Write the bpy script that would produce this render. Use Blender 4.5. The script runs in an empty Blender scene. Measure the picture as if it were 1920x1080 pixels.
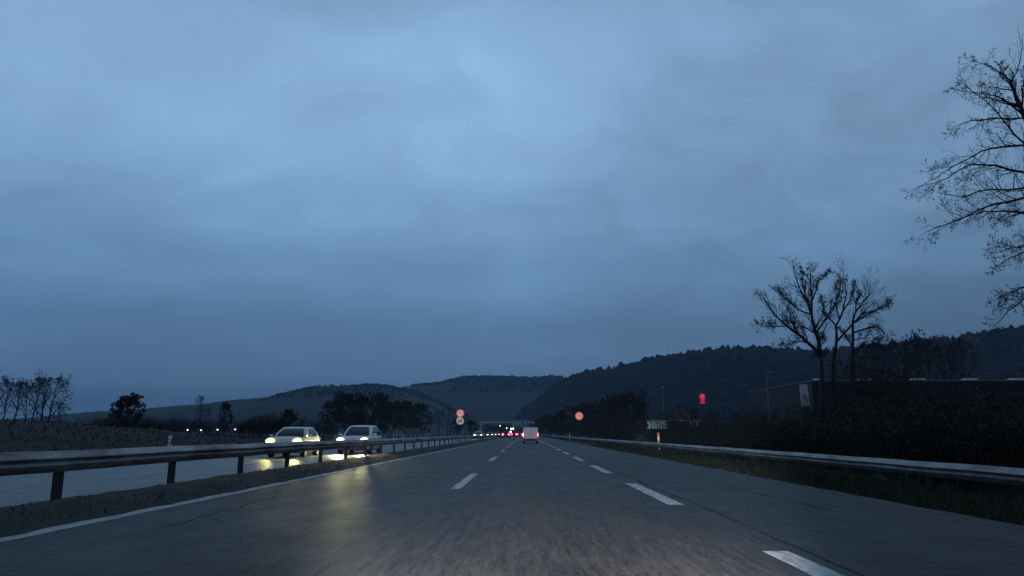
import bpy, math, random
import numpy as np
from mathutils import Vector, Matrix

# ------------------------------------------------------------------ scene, camera, world, light
S = bpy.context.scene
COL = S.collection
R = math.radians
F_PX, CAM_H = 1380.0, 1.10
PITCH = math.atan(273 / F_PX)
YAW = math.atan(23 / F_PX)

cam_d = bpy.data.cameras.new('camera')
cam = bpy.data.objects.new('camera', cam_d)
COL.objects.link(cam)
cam_d.sensor_width = 36.0
cam_d.lens = 36.0 * F_PX / 1920.0
cam_d.clip_start = 0.1
cam_d.clip_end = 20000
cam.location = (0, 0, CAM_H)
cam.rotation_euler = (math.pi / 2 + PITCH, 0, YAW)
S.camera = cam

S.view_settings.view_transform = 'Standard'
S.view_settings.look = 'None'
S.view_settings.exposure = 0.0
S.view_settings.gamma = 1.0
try:
    S.cycles.use_denoising = True
    S.cycles.max_bounces = 6
    S.cycles.volume_bounces = 0
    S.cycles.transparent_max_bounces = 8
    S.cycles.sample_clamp_indirect = 4.0
except Exception:
    pass

SUN_EL, SUN_AZ = 4.0, 200.0
world = bpy.data.worlds.new('World')
S.world = world
world.use_nodes = True


def build_world():
    nt = world.node_tree
    nt.nodes.clear()
    N = nt.nodes.new
    L = nt.links.new
    out = N('ShaderNodeOutputWorld')
    bg = N('ShaderNodeBackground')
    L(bg.outputs[0], out.inputs[0])
    tc = N('ShaderNodeTexCoord')
    sep = N('ShaderNodeSeparateXYZ')
    L(tc.outputs['Generated'], sep.inputs[0])

    def m(op, a, b=None, clamp=False):
        n = N('ShaderNodeMath'); n.operation = op; n.use_clamp = clamp
        for i, v in enumerate((a, b)):
            if v is None: continue
            if isinstance(v, (int, float)): n.inputs[i].default_value = v
            else: L(v, n.inputs[i])
        return n.outputs[0]
    z = m('MAXIMUM', sep.outputs[2], 0.0)
    den = m('ADD', z, 0.30)
    cx = m('DIVIDE', sep.outputs[0], den)
    cy = m('DIVIDE', sep.outputs[1], den)
    comb = N('ShaderNodeCombineXYZ')
    L(cx, comb.inputs[0]); L(cy, comb.inputs[1])

    def noise(scale, detail, rough, loc, sc=(1, 1, 1), dist=0.0):
        mp = N('ShaderNodeMapping')
        mp.inputs['Location'].default_value = loc
        mp.inputs['Scale'].default_value = sc
        L(comb.outputs[0], mp.inputs[0])
        n = N('ShaderNodeTexNoise')
        n.inputs['Scale'].default_value = scale
        n.inputs['Detail'].default_value = detail
        n.inputs['Roughness'].default_value = rough
        n.inputs['Distortion'].default_value = dist
        L(mp.outputs[0], n.inputs['Vector'])
        return n.outputs['Fac']
    big = noise(1.5, 3, 0.5, (2.4, 0.2, 0), (0.9, 1.0, 1), 0.5)
    fine = noise(4.2, 7, 0.58, (0.4, 5.2, 2.0), (0.9, 1.1, 1), 0.8)
    ramp = N('ShaderNodeValToRGB')
    cr = ramp.color_ramp
    cr.interpolation = 'EASE'
    stops = [(0.0, (.098, .214, .398)), (0.06, (.093, .206, .388)), (0.13, (.089, .199, .376)),
             (0.21, (.134, .272, .474)), (0.29, (.190, .350, .576)), (0.38, (.232, .404, .640)), (0.47, (.240, .412, .646)),
             (0.62, (.165, .285, .435)), (1.0, (.105, .170, .262))]
    cr.elements[0].position, cr.elements[0].color = stops[0][0], (*stops[0][1], 1)
    cr.elements[1].position, cr.elements[1].color = stops[-1][0], (*stops[-1][1], 1)
    for p, c in stops[1:-1]:
        e = cr.elements.new(p); e.color = (*c, 1)
    L(sep.outputs[2], ramp.inputs[0])
    # uneven overcast: broad thick and thin places, finer rags, the deck thicker towards the east
    calm = m('MULTIPLY', z, 4.0, True)
    f1 = m('MULTIPLY', m('SUBTRACT', big, 0.5), m('ADD', m('MULTIPLY', calm, 0.46), 0.20))
    f2 = m('MULTIPLY', m('SUBTRACT', fine, 0.5), m('ADD', m('MULTIPLY', calm, 0.36), 0.16))
    east = m('MULTIPLY', m('MAXIMUM', m('ADD', sep.outputs[0], 0.05), 0.0), -0.58)
    fac = m('ADD', m('ADD', m('ADD', f1, f2), east), 1.08)
    # the evening glow lies ahead; the sky behind the driver is already dark
    glow = N('ShaderNodeMapRange'); glow.interpolation_type = 'SMOOTHSTEP'
    glow.inputs[1].default_value = -0.55; glow.inputs[2].default_value = 0.60
    glow.inputs[3].default_value = 0.40; glow.inputs[4].default_value = 1.0
    L(sep.outputs[1], glow.inputs[0])
    fac = m('MULTIPLY', m('MINIMUM', m('MAXIMUM', fac, 0.5), 1.4), glow.outputs[0])
    mul = N('ShaderNodeVectorMath'); mul.operation = 'SCALE'
    L(ramp.outputs[0], mul.inputs[0]); L(fac, mul.inputs['Scale'])
    sky = N('ShaderNodeTexSky')
    sky.sky_type = 'NISHITA'
    sky.sun_disc = False
    sky.sun_elevation = R(SUN_EL)
    sky.sun_rotation = R(SUN_AZ)
    skm = N('ShaderNodeVectorMath'); skm.operation = 'SCALE'
    skm.inputs['Scale'].default_value = 0.012
    L(sky.outputs[0], skm.inputs[0])
    add = N('ShaderNodeVectorMath'); add.operation = 'ADD'
    L(mul.outputs[0], add.inputs[0]); L(skm.outputs[0], add.inputs[1])
    L(add.outputs[0], bg.inputs[0])
    bg.inputs[1].default_value = 1.0


build_world()

sun_d = bpy.data.lights.new('sun', 'SUN')
sun = bpy.data.objects.new('sun', sun_d)
COL.objects.link(sun)
sun_d.energy = 0.03
sun_d.angle = R(25)
sun_d.color = (1.0, 0.93, 0.86)
sun.rotation_euler = (R(90 - 35), 0, R(-SUN_AZ + 180))

rng = random.Random(11)
nrg = np.random.default_rng(5)


# ------------------------------------------------------------------ helpers
def ray(u, v):
    x = (u - 960) / F_PX; y = (540 - v) / F_PX
    Y = math.cos(PITCH) - y * math.sin(PITCH)
    Z = math.sin(PITCH) + y * math.cos(PITCH)
    return (x * math.cos(YAW) - Y * math.sin(YAW), x * math.sin(YAW) + Y * math.cos(YAW), Z)


def at(u, v, Y):
    d = ray(u, v); t = Y / d[1]
    return Vector((d[0] * t, Y, CAM_H + d[2] * t))


class MB:
    def __init__(self):
        self.v, self.f, self.m = [], [], []
        self.mi = 0

    def add(self, vs, fs):
        o = len(self.v)
        self.v.extend([tuple(p) for p in vs])
        for f in fs:
            self.f.append(tuple(o + i for i in f)); self.m.append(self.mi)

    def box(self, c, s, rz=0.0, taper=1.0):
        x, y, z = s[0] / 2, s[1] / 2, s[2] / 2
        vs = []
        for dz in (-1, 1):
            k = taper if dz > 0 else 1.0
            for dx, dy in ((-1, -1), (1, -1), (1, 1), (-1, 1)):
                px, py = dx * x * k, dy * y * k
                vs.append((c[0] + px * math.cos(rz) - py * math.sin(rz), c[1] + px * math.sin(rz) + py * math.cos(rz), c[2] + dz * z))
        self.add(vs, [(3, 2, 1, 0), (4, 5, 6, 7), (0, 1, 5, 4), (1, 2, 6, 5), (2, 3, 7, 6), (3, 0, 4, 7)])

    def tube(self, pts, rad, n=6, cap=True):
        pts = [Vector(p) for p in pts]
        vs, fs = [], []
        k = len(pts)
        ref = Vector((0.31, 0.17, 0.93))
        for i, p in enumerate(pts):
            t = (pts[min(i + 1, k - 1)] - pts[max(i - 1, 0)])
            if t.length < 1e-9: t = Vector((0, 0, 1))
            t.normalize()
            a = t.cross(ref)
            if a.length < 0.05: a = t.cross(Vector((1, 0, 0)))
            a.normalize(); b = t.cross(a)
            r = rad[i] if hasattr(rad, '__len__') else rad
            for j in range(n):
                w = 2 * math.pi * j / n
                vs.append(p + a * (r * math.cos(w)) + b * (r * math.sin(w)))
        for i in range(k - 1):
            for j in range(n):
                q = (j + 1) % n
                fs.append((i * n + j, i * n + q, (i + 1) * n + q, (i + 1) * n + j))
        if cap:
            fs.append(tuple(range(n - 1, -1, -1)))
            fs.append(tuple((k - 1) * n + j for j in range(n)))
        self.add(vs, fs)

    def loft(self, rings, cap=True, closed=True):
        n = len(rings[0]); vs = [p for r in rings for p in r]; fs = []
        for i in range(len(rings) - 1):
            for j in range(n if closed else n - 1):
                q = (j + 1) % n
                fs.append((i * n + j, i * n + q, (i + 1) * n + q, (i + 1) * n + j))
        if cap and closed:
            fs.append(tuple(range(n - 1, -1, -1)))
            fs.append(tuple((len(rings) - 1) * n + j for j in range(n)))
        self.add(vs, fs)

    def disc(self, c, r, n=32, y=0.0, thick=0.004):
        # thick disc facing -Y
        rings = []
        for yy in (-thick / 2, thick / 2):
            rings.append([(c[0] + r * math.cos(2 * math.pi * j / n), c[1] + yy, c[2] + r * math.sin(2 * math.pi * j / n)) for j in range(n)])
        self.loft(rings)

    def ball(self, c, r, nu=10, nv=6, sq=(1, 1, 1)):
        rings = []
        for i in range(nv + 1):
            a = math.pi * i / nv
            s = max(math.sin(a), 0.02)
            rings.append([(c[0] + r * sq[0] * s * math.cos(2 * math.pi * j / nu), c[1] + r * sq[1] * s * math.sin(2 * math.pi * j / nu), c[2] - r * sq[2] * math.cos(a)) for j in range(nu)])
        self.loft(rings)

    def build(self, name, mat, parent=None, smooth=False, loc=None):
        me = bpy.data.meshes.new(name)
        me.from_pydata(self.v, [], self.f)
        mats = mat if isinstance(mat, (list, tuple)) else [mat]
        for q in mats: me.materials.append(q)
        if len(mats) > 1: me.polygons.foreach_set('material_index', self.m)
        if smooth: me.polygons.foreach_set('use_smooth', [True] * len(me.polygons))
        me.update()
        o = bpy.data.objects.new(name, me)
        COL.objects.link(o)
        if parent: o.parent = parent
        if loc: o.location = loc
        return o


def tag(o, label=None, cat=None, group=None, kind=None):
    if label: o['label'] = label
    if cat: o['category'] = cat
    if group: o['group'] = group
    if kind: o['kind'] = kind
    return o


def empty(name, loc=(0, 0, 0), rz=0.0):
    o = bpy.data.objects.new(name, None)
    COL.objects.link(o)
    o.empty_display_size = 0.2
    o.location = loc
    o.rotation_euler = (0, 0, rz)
    return o


def copy_tree(o, parent=None):
    c = o.copy(); COL.objects.link(c)
    if parent: c.parent = parent
    for ch in list(o.children): copy_tree(ch, c)
    return c


def text_mesh(body, size, name, mat, parent, loc, rot=(math.pi / 2, 0, 0), extrude=0.004):
    cu = bpy.data.curves.new(name, 'FONT')
    cu.body = body; cu.size = size; cu.align_x = 'CENTER'; cu.align_y = 'CENTER'; cu.extrude = extrude
    t = bpy.data.objects.new(name, cu)
    COL.objects.link(t)
    bpy.context.view_layer.update()
    dg = bpy.context.evaluated_depsgraph_get()
    me = bpy.data.meshes.new_from_object(t.evaluated_get(dg))
    bpy.data.objects.remove(t); bpy.data.curves.remove(cu)
    me.materials.clear(); me.materials.append(mat)
    o = bpy.data.objects.new(name, me); COL.objects.link(o)
    o.parent = parent; o.location = loc; o.rotation_euler = rot
    return o


# ------------------------------------------------------------------ materials
def new_mat(name):
    m = bpy.data.materials.new(name); m.use_nodes = True
    nt = m.node_tree; nt.nodes.clear()
    out = nt.nodes.new('ShaderNodeOutputMaterial')
    b = nt.nodes.new('ShaderNodeBsdfPrincipled')
    nt.links.new(b.outputs[0], out.inputs[0])
    return m, nt, b, out


def mat(name, c1, c2=None, scale=4.0, rough=0.6, metal=0.0, detail=5, spec=0.5, stretch=(1, 1, 1), bump=0.0, bscale=40.0, rvar=0.0, lo=0.35, hi=0.65):
    m, nt, b, out = new_mat(name)
    b.inputs['Roughness'].default_value = rough
    b.inputs['Metallic'].default_value = metal
    b.inputs['Specular IOR Level'].default_value = spec
    c2 = c2 or tuple(x * 0.75 for x in c1)
    tc = nt.nodes.new('ShaderNodeTexCoord')
    mp = nt.nodes.new('ShaderNodeMapping'); mp.inputs['Scale'].default_value = stretch
    nt.links.new(tc.outputs['Object'], mp.inputs[0])
    n = nt.nodes.new('ShaderNodeTexNoise')
    n.inputs['Scale'].default_value = scale; n.inputs['Detail'].default_value = detail; n.inputs['Roughness'].default_value = 0.6
    nt.links.new(mp.outputs[0], n.inputs['Vector'])
    r = nt.nodes.new('ShaderNodeValToRGB')
    r.color_ramp.elements[0].position = lo; r.color_ramp.elements[0].color = (*c1, 1)
    r.color_ramp.elements[1].position = hi; r.color_ramp.elements[1].color = (*c2, 1)
    nt.links.new(n.outputs['Fac'], r.inputs[0])
    nt.links.new(r.outputs[0], b.inputs['Base Color'])
    if rvar:
        mr = nt.nodes.new('ShaderNodeMapRange')
        mr.inputs[3].default_value = rough - rvar; mr.inputs[4].default_value = rough + rvar
        nt.links.new(n.outputs['Fac'], mr.inputs[0]); nt.links.new(mr.outputs[0], b.inputs['Roughness'])
    if bump:
        n2 = nt.nodes.new('ShaderNodeTexNoise'); n2.inputs['Scale'].default_value = bscale; n2.inputs['Detail'].default_value = 3
        nt.links.new(mp.outputs[0], n2.inputs['Vector'])
        bp = nt.nodes.new('ShaderNodeBump'); bp.inputs['Strength'].default_value = bump; bp.inputs['Distance'].default_value = 0.02
        nt.links.new(n2.outputs['Fac'], bp.inputs['Height']); nt.links.new(bp.outputs[0], b.inputs['Normal'])
    return m


def emit(name, col, strength, base=(0.5, 0.5, 0.5)):
    m, nt, b, out = new_mat(name)
    b.inputs['Base Color'].default_value = (*base, 1)
    b.inputs['Emission Color'].default_value = (*col, 1)
    b.inputs['Emission Strength'].default_value = strength
    b.inputs['Roughness'].default_value = 0.2
    return m


def asphalt(name, base, tint, rough, lanes, spec):
    """worn damp asphalt: long streaks along the lane, wheel tracks, patches, grit"""
    m, nt, b, out = new_mat(name)
    N, L = nt.nodes.new, nt.links.new
    tc = N('ShaderNodeTexCoord')

    def noise(scale, stretch, detail=4, ro=0.55):
        mp = N('ShaderNodeMapping'); mp.inputs['Scale'].default_value = stretch
        L(tc.outputs['Object'], mp.inputs[0])
        n = N('ShaderNodeTexNoise'); n.inputs['Scale'].default_value = scale; n.inputs['Detail'].default_value = detail
        n.inputs['Roughness'].default_value = ro
        L(mp.outputs[0], n.inputs['Vector'])
        return n.outputs['Fac']

    def mth(op, a, bb, clamp=False):
        n = N('ShaderNodeMath'); n.operation = op; n.use_clamp = clamp
        for i, v in enumerate((a, bb)):
            if isinstance(v, (int, float)): n.inputs[i].default_value = v
            else: L(v, n.inputs[i])
        return n.outputs[0]
    streak = noise(5.0, (2.6, 0.09, 1), 5, 0.65)
    patch = noise(0.35, (1.2, 0.35, 1), 4)
    grit = noise(38.0, (1.0, 0.28, 1), 3, 0.7)
    cell = noise(1.6, (1.0, 0.5, 1), 6, 0.6)
    k = mth('ADD', mth('MULTIPLY', mth('SUBTRACT', streak, 0.5), 2.2), 1.0)
    k = mth('ADD', k, mth('MULTIPLY', mth('SUBTRACT', patch, 0.5), 1.7))
    k = mth('ADD', k, mth('MULTIPLY', mth('SUBTRACT', grit, 0.5), 2.4))
    k = mth('ADD', k, mth('MULTIPLY', mth('SUBTRACT', cell, 0.5), 1.5))
    grit2 = noise(13.0, (1.0, 0.14, 1), 5, 0.75)
    k = mth('ADD', k, mth('MULTIPLY', mth('SUBTRACT', grit2, 0.5), 3.6))
    sep = N('ShaderNodeSeparateXYZ'); L(tc.outputs['Object'], sep.inputs[0])
    for c, w, amt in lanes:      # polished wheel tracks and oily lane centres
        d = mth('DIVIDE', mth('SUBTRACT', sep.outputs[0], c), w)
        g = mth('POWER', 2.718, mth('MULTIPLY', mth('MULTIPLY', d, d), -1.0))
        k = mth('ADD', k, mth('MULTIPLY', g, amt))
    k = mth('MAXIMUM', k, 0.22)
    mix = N('ShaderNodeMix'); mix.data_type = 'RGBA'
    L(patch, mix.inputs['Factor'])
    mix.inputs[6].default_value = (*base, 1); mix.inputs[7].default_value = (*tint, 1)
    sc = N('ShaderNodeVectorMath'); sc.operation = 'SCALE'
    L(mix.outputs[2], sc.inputs[0]); L(k, sc.inputs['Scale'])
    L(sc.outputs[0], b.inputs['Base Color'])
    rr = mth('ADD', mth('MULTIPLY', mth('SUBTRACT', cell, 0.5), 0.35), rough)
    rr = mth('ADD', rr, mth('MULTIPLY', mth('SUBTRACT', patch, 0.5), 0.25))
    L(rr, b.inputs['Roughness'])
    b.inputs['Specular IOR Level'].default_value = spec
    bp = N('ShaderNodeBump'); bp.inputs['Strength'].default_value = 0.5; bp.inputs['Distance'].default_value = 0.012
    L(mth('ADD', grit, mth('MULTIPLY', grit2, 1.2)), bp.inputs['Height']); L(bp.outputs[0], b.inputs['Normal'])
    return m


M = {}
lanes_r = [(-4.4, .35, -.12), (-2.6, .35, -.22), (-3.5, .3, .08), (-0.4, .36, .22), (1.3, .36, .22), (0.45, .3, -.16)]
M['road'] = asphalt('asphalt_damp', (.026, .0225, .0195), (.044, .0365, .031), .56, lanes_r, .20)
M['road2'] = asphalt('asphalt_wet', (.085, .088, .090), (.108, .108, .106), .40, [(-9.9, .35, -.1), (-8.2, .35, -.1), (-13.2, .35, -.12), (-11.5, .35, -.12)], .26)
M['paint'] = mat('road_paint', (.60, .60, .60), (.17, .165, .16), 11, .6, stretch=(1.3, .35, 1), bump=.2, lo=.47, hi=.70, detail=8)
M['paint_worn'] = mat('road_paint_worn', (.50, .48, .465), (.13, .122, .115), 6, .65, stretch=(1.6, .35, 1), bump=.2, lo=.46, hi=.76, detail=8)
M['tar'] = mat('tar_seal', (.008, .008, .008), (.018, .018, .018), 6, .7, spec=.14)
M['verge'] = mat('verge_soil', (.009, .009, .007), (.022, .019, .016), 1.3, .9, bump=.6, bscale=12)
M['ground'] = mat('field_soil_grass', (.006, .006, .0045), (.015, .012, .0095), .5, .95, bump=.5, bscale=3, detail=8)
M['grass'] = mat('verge_grass', (.018, .034, .012), (.034, .040, .018), 3, .8)
M['drygrass'] = mat('median_weeds', (.034, .031, .021), (.046, .037, .028), 3, .8)
M['bankgrass'] = mat('bank_grass', (.016, .0145, .010), (.024, .019, .014), .5, .9)
M['galv'] = mat('galvanised_steel', (.34, .32, .31), (.13, .115, .105), 2.6, .48, .65, stretch=(1, .25, 1), rvar=.1)
M['galvold'] = mat('weathered_steel', (.40, .365, .335), (.14, .115, .095), 2.6, .50, .65, stretch=(1, .25, 1), rvar=.1)
M['post'] = mat('dull_post_steel', (.035, .034, .034), (.02, .02, .02), 5, .6, .3)
M['pole'] = mat('grey_pole_steel', (.16, .165, .17), (.10, .10, .105), 3, .5, .4)
M['white_paint'] = mat('white_car_paint', (.80, .81, .82), (.74, .75, .76), 2, .22)
M['van_paint'] = mat('white_van_paint', (.60, .64, .72), (.50, .54, .61), 1.5, .35)
M['dark_paint'] = mat('dark_car_paint', (.02, .021, .025), (.03, .03, .034), 2, .25)
M['red_paint'] = mat('red_car_paint', (.09, .01, .012), (.07, .01, .01), 2, .25)
M['glass'] = mat('car_glass', (.012, .016, .02), (.016, .02, .026), 1, .06, spec=.6)
M['black'] = mat('black_plastic', (.012, .012, .013), (.018, .018, .018), 6, .55)
M['rubber'] = mat('tyre_rubber', (.012, .012, .012), (.02, .02, .02), 8, .8)
M['rim'] = mat('alloy_rim', (.38, .39, .4), (.28, .28, .29), 4, .35, .8)
M['plate'] = mat('number_plate_white', (.7, .7, .68), (.6, .6, .58), 3, .4)
M['head_warm'] = emit('headlight_halo_warm', (1.0, .86, .20), 2.6)
M['bulb'] = emit('headlight_bulb', (1.0, .97, .75), 6)
M['head_white'] = emit('headlight_halo_white', (1.0, .97, .80), 2.2)
M['head_far'] = emit('headlight_halo_far', (1.0, .94, .66), 4)
M['tail'] = emit('tail_light_red', (1.0, .10, .16), 3.5, (.3, .01, .01))
M['tail_far'] = emit('tail_light_braking', (1.0, .05, .12), 11, (.3, .01, .01))
M['indicator'] = emit('tail_light_orange', (1.0, .40, .20), 3, (.3, .05, .01))
M['lamp_white'] = emit('street_lamp_lit_white', (1.0, .90, .80), 5)
M['lamp_amber'] = emit('street_lamp_lit_amber', (1.0, .74, .36), 5)
M['neon'] = emit('red_neon', (1.0, .03, .08), .72, (.2, .01, .01))
M['neon_dim'] = emit('red_neon_letter', (1.0, .05, .10), 1.0, (.2, .01, .01))
M['sign_white'] = mat('sign_sheet_white', (.86, .83, .80), (.80, .77, .74), 2, .35)
M['sign_red'] = mat('sign_sheet_red', (.80, .055, .06), (.72, .05, .055), 2, .35)
M['limit_white'] = emit('sign_white_added_glow', (1.0, .62, .46), .42, (.80, .74, .70))  # reflective sheeting without a lamp; emission added for the light it returns
M['end_white'] = emit('end_sign_added_glow', (1.0, .88, .82), .16, (.82, .80, .77))  # unlit disc; slight emission added to brighten the face
M['limit_red'] = emit('sign_red_added_glow', (1.0, .09, .06), .55, (.75, .05, .05))  # red ring of the same unlit sheeting, glow added
M['sign_black'] = mat('sign_ink_black', (.02, .02, .02), (.03, .03, .03), 2, .5)
M['sign_grey'] = mat('sign_back_grey', (.15, .155, .165), (.11, .115, .12), 3, .5, .3)
M['gantry'] = mat('pale_gantry_steel', (.62, .63, .65), (.5, .5, .52), 1, .5)
M['sign_blue'] = mat('sign_sheet_blue', (.06, .21, .62), (.05, .18, .55), 2, .4)
M['sign_green'] = mat('sign_sheet_green', (.05, .34, .36), (.05, .30, .32), 2, .4)
M['orange'] = emit('reflector_orange_added_glow', (1.0, .36, .08), .9, (.85, .30, .05))  # passive reflector; its emission stands in for light thrown back
M['bark'] = mat('dark_bark', (.018, .015, .013), (.032, .027, .023), 6, .9, stretch=(1, 1, .3))
M['twig'] = mat('twig_bark', (.016, .014, .013), (.028, .023, .020), 3, .9)
M['twig2'] = mat('brown_twigs', (.030, .022, .018), (.042, .030, .026), 2, .9)
M['leaf'] = mat('dull_leaf', (.022, .024, .012), (.036, .026, .016), 2, .8)
M['leaf2'] = mat('dark_evergreen_leaf', (.014, .022, .011), (.024, .032, .015), 2, .8)
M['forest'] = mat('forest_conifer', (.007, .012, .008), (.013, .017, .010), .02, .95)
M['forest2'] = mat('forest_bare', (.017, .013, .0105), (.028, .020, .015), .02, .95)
M['wall_dark'] = mat('dark_cladding', (.013, .0135, .015), (.009, .0095, .011), 1.2, .55, stretch=(1, 1, .15))
M['roof_white'] = mat('pale_roof_membrane', (.80, .80, .80), (.68, .68, .68), 1, .5)
M['pale_panel'] = emit('lit_pale_glazing', (.42, .74, .85), .17, (.3, .4, .44))
M['brown_wall'] = mat('brown_render', (.05, .04, .034), (.035, .03, .026), 2, .8)
M['banner'] = mat('white_banner', (.55, .62, .66), (.48, .53, .56), 1, .5)
M['win_dim'] = mat('window_dim', (.06, .075, .08), (.10, .11, .11), 1, .15)

# ------------------------------------------------------------------ ground
LX = lambda y: -5.56 + 0.30 * min(max(y, 0), 70) / 70.0      # the left edge line drifts in a little


def ground_z(x, y):
    z = -0.07
    if x > 6.0:
        t = x - 6.0
        z = -0.07 - 0.03 * min(t, 2.6) - 0.14 * min(max(t - 2.6, 0), 4.0)
        if t > 12: z += 0.05 * min(t - 12, 20)
    elif x < -16.5:
        t = -x - 16.5
        h = 1.85 if y < 45 else max(0.2, 1.85 - (y - 45) * 0.035) if y < 95 else 0.2
        k = min(t / 13.0, 1.0); k = k * k * (3 - 2 * k)
        z = -0.07 + h * k
        if t > 25: z += 0.012 * min(t - 25, 60) * (1 if y < 200 else .3)
    return z


def build_ground():
    xs = sorted(set([-6000, -4500, -3000, -2000, -1400, -1000, -700, -500, -350, -250, -180, -140, -110, -90, -75, -65, -57, -50, -45, -40, -37, -34, -32]
            + [-30 + .9 * i for i in range(16)] + [-16.5, -15, -11, -7.4, -5, 0, 4, 5.95] + [6.2 + .35 * i for i in range(24)]
            + [15, 16, 18, 20, 23, 26, 30, 35, 40, 48, 56, 70, 85, 110, 140, 180, 250, 350, 500, 700, 1000, 1400, 2000, 3000, 4500, 6000]))
    ys = [-120, -60, -30, -15, -6] + [i * 1.5 for i in range(0, 64)] + [96 + 5 * i for i in range(30)] + [260, 300, 360, 440, 550, 700, 900, 1200, 1600, 2200, 3000, 4000, 5500, 6500]
    b = MB()
    vs = []
    for y in ys:
        for x in xs:
            z = ground_z(x, y)
            if x < -16.6 or x > 6.3:
                if -90 < x < 60 and y < 250: z += rng.uniform(-.05, .05) * (1 if x > -20 and x < 9 else 2.2)
            vs.append((x, y, z))
    nx = len(xs)
    fs = [(j * nx + i, j * nx + i + 1, (j + 1) * nx + i + 1, (j + 1) * nx + i) for j in range(len(ys) - 1) for i in range(nx - 1)]
    b.add(vs, fs)
    tag(b.build('ground', M['ground'], smooth=True), kind='structure')


build_ground()


def strip(name, x0, x1, y0, y1, z, m, step=20.0):
    b = MB()
    n = max(1, int((y1 - y0) / step))
    vs, fs = [], []
    for i in range(n + 1):
        y = y0 + (y1 - y0) * i / n
        vs += [(x0, y, z), (x1, y, z)]
        if i: fs.append((2 * i - 2, 2 * i - 1, 2 * i + 1, 2 * i))
    b.add(vs, fs)
    return tag(b.build(name, m), kind='structure')


def ragged_road():
    # carriageway sheet with a slightly ragged right edge, where the verge has grown over it
    b = MB(); vs, fs = [], []
    ys = [-30 + .6 * i for i in range(160)] + [66 + 8 * i for i in range(120)]
    for i, y in enumerate(ys):
        vs += [(-5.80, y, 0), (6.05 + rng.uniform(-.06, .05), y, 0)]
        if i: fs.append((2 * i - 2, 2 * i - 1, 2 * i + 1, 2 * i))
    b.add(vs, fs)
    return tag(b.build('road', M['road']), kind='structure')


ragged_road()
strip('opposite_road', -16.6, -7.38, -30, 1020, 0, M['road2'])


def median():
    b = MB(); vs, fs = [], []
    prof = [(-7.42, -.03), (-7.34, .07), (-7.15, .12), (-6.8, .125), (-6.45, .11), (-6.1, .075), (-5.85, .03)]
    ys = [-20 + .5 * i for i in range(200)] + [80 + 5 * i for i in range(150)]
    n = len(prof) + 1
    for i, y in enumerate(ys):
        for x, z in prof:
            vs.append((x + rng.uniform(-.03, .03), y, z + rng.uniform(-.018, .018)))
        vs.append((LX(y) - .09 + rng.uniform(-.08, .06), y, .006))
        if i:
            for j in range(n - 1):
                fs.append(((i - 1) * n + j, (i - 1) * n + j + 1, i * n + j + 1, i * n + j))
    b.add(vs, fs)
    tag(b.build('median_strip', M['verge'], smooth=True), kind='structure')


median()


def markings():
    b = MB()

    def dash(xc, w, y0, y1, z=.004, skew=0.0):
        n = max(2, int((y1 - y0) / .35)); vs, fs = [], []
        n = min(n, 60)
        for i in range(n + 1):
            y = y0 + (y1 - y0) * i / n
            j = .012 if y < 60 else 0
            vs += [(xc - w / 2 + rng.uniform(-j, j), y, z), (xc + w / 2 + rng.uniform(-j, j), y, z)]
            if i: fs.append((2 * i - 2, 2 * i - 1, 2 * i + 1, 2 * i))
        b.add(vs, fs)
    y = 15.4
    while y < 260:
        dash(-1.40, .20, y, y + 5.8); y += 15.4
    for y0, y1 in ((2.4, 7.4), (12.05, 17.1), (21.5, 26.6), (31.2, 36.2), (40.8, 45.8), (50.4, 55.4), (60, 65), (69.6, 74.6), (79.2, 84.2)):
        dash(2.38, .25, y0, y1)
    dash(2.38, .22, 92, 420)
    tag(b.build('lane_markings', M['paint']), kind='structure')
    b = MB(); vs, fs = [], []
    ys = [-10 + .4 * i for i in range(200)] + [71 + 6 * i for i in range(80)]
    for i, y in enumerate(ys):
        c = LX(y)
        vs += [(c - .13 + rng.uniform(-.02, .02), y, .0045), (c + .14 + rng.uniform(-.012, .012), y, .0045)]
        if i: fs.append((2 * i - 2, 2 * i - 1, 2 * i + 1, 2 * i))
    b.add(vs, fs)
    tag(b.build('edge_line', M['paint_worn']), kind='structure')
    b = MB()
    for k in range(0, 30): 
        y0 = 2 + 13 * k; b.add([(-10.57, y0, .004), (-10.43, y0, .004), (-10.43, y0 + 10.5, .004), (-10.57, y0 + 10.5, .004)], [(0, 1, 2, 3)])
    for x in (-7.62, -14.4):
        b.add([(x - .08, -20, .004), (x + .08, -20, .004), (x + .08, 600, .004), (x - .08, 600, .004)], [(0, 1, 2, 3)])
    tag(b.build('opposite_lane_markings', M['paint_worn']), kind='structure')
    # tar seam between the lane and the hard shoulder, and a few repaired cracks
    b = MB(); vs, fs = [], []
    for i in range(260):
        y = 1.0 + .45 * i
        c = 2.70 + .025 * math.sin(y * .7) + rng.uniform(-.012, .012)
        w = .020 + .010 * math.sin(y * 1.9)
        vs += [(c - w, y, .0035), (c + w, y, .0035)]
        if i: fs.append((2 * i - 2, 2 * i - 1, 2 * i + 1, 2 * i))
    b.add(vs, fs)
    for (x, y0, y1, amp, w) in ((-4.3, 9, 16, .2, .013), (4.4, 11, 17, .3, .012), (-2.9, 26, 38, .3, .016)):
        vs, fs = [], []; x_ = x
        n = int((y1 - y0) / .3)
        for i in range(n):
            x_ += rng.uniform(-.05, .05)
            ww = w * (.4 + rng.random() * .8)
            vs += [(x_ - ww, y0 + .3 * i, .0035), (x_ + ww, y0 + .3 * i, .0035)]
            if i: fs.append((2 * i - 2, 2 * i - 1, 2 * i + 1, 2 * i))
        b.add(vs, fs)
    tag(b.build('tar_seams', M['tar']), kind='structure')


markings()


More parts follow.
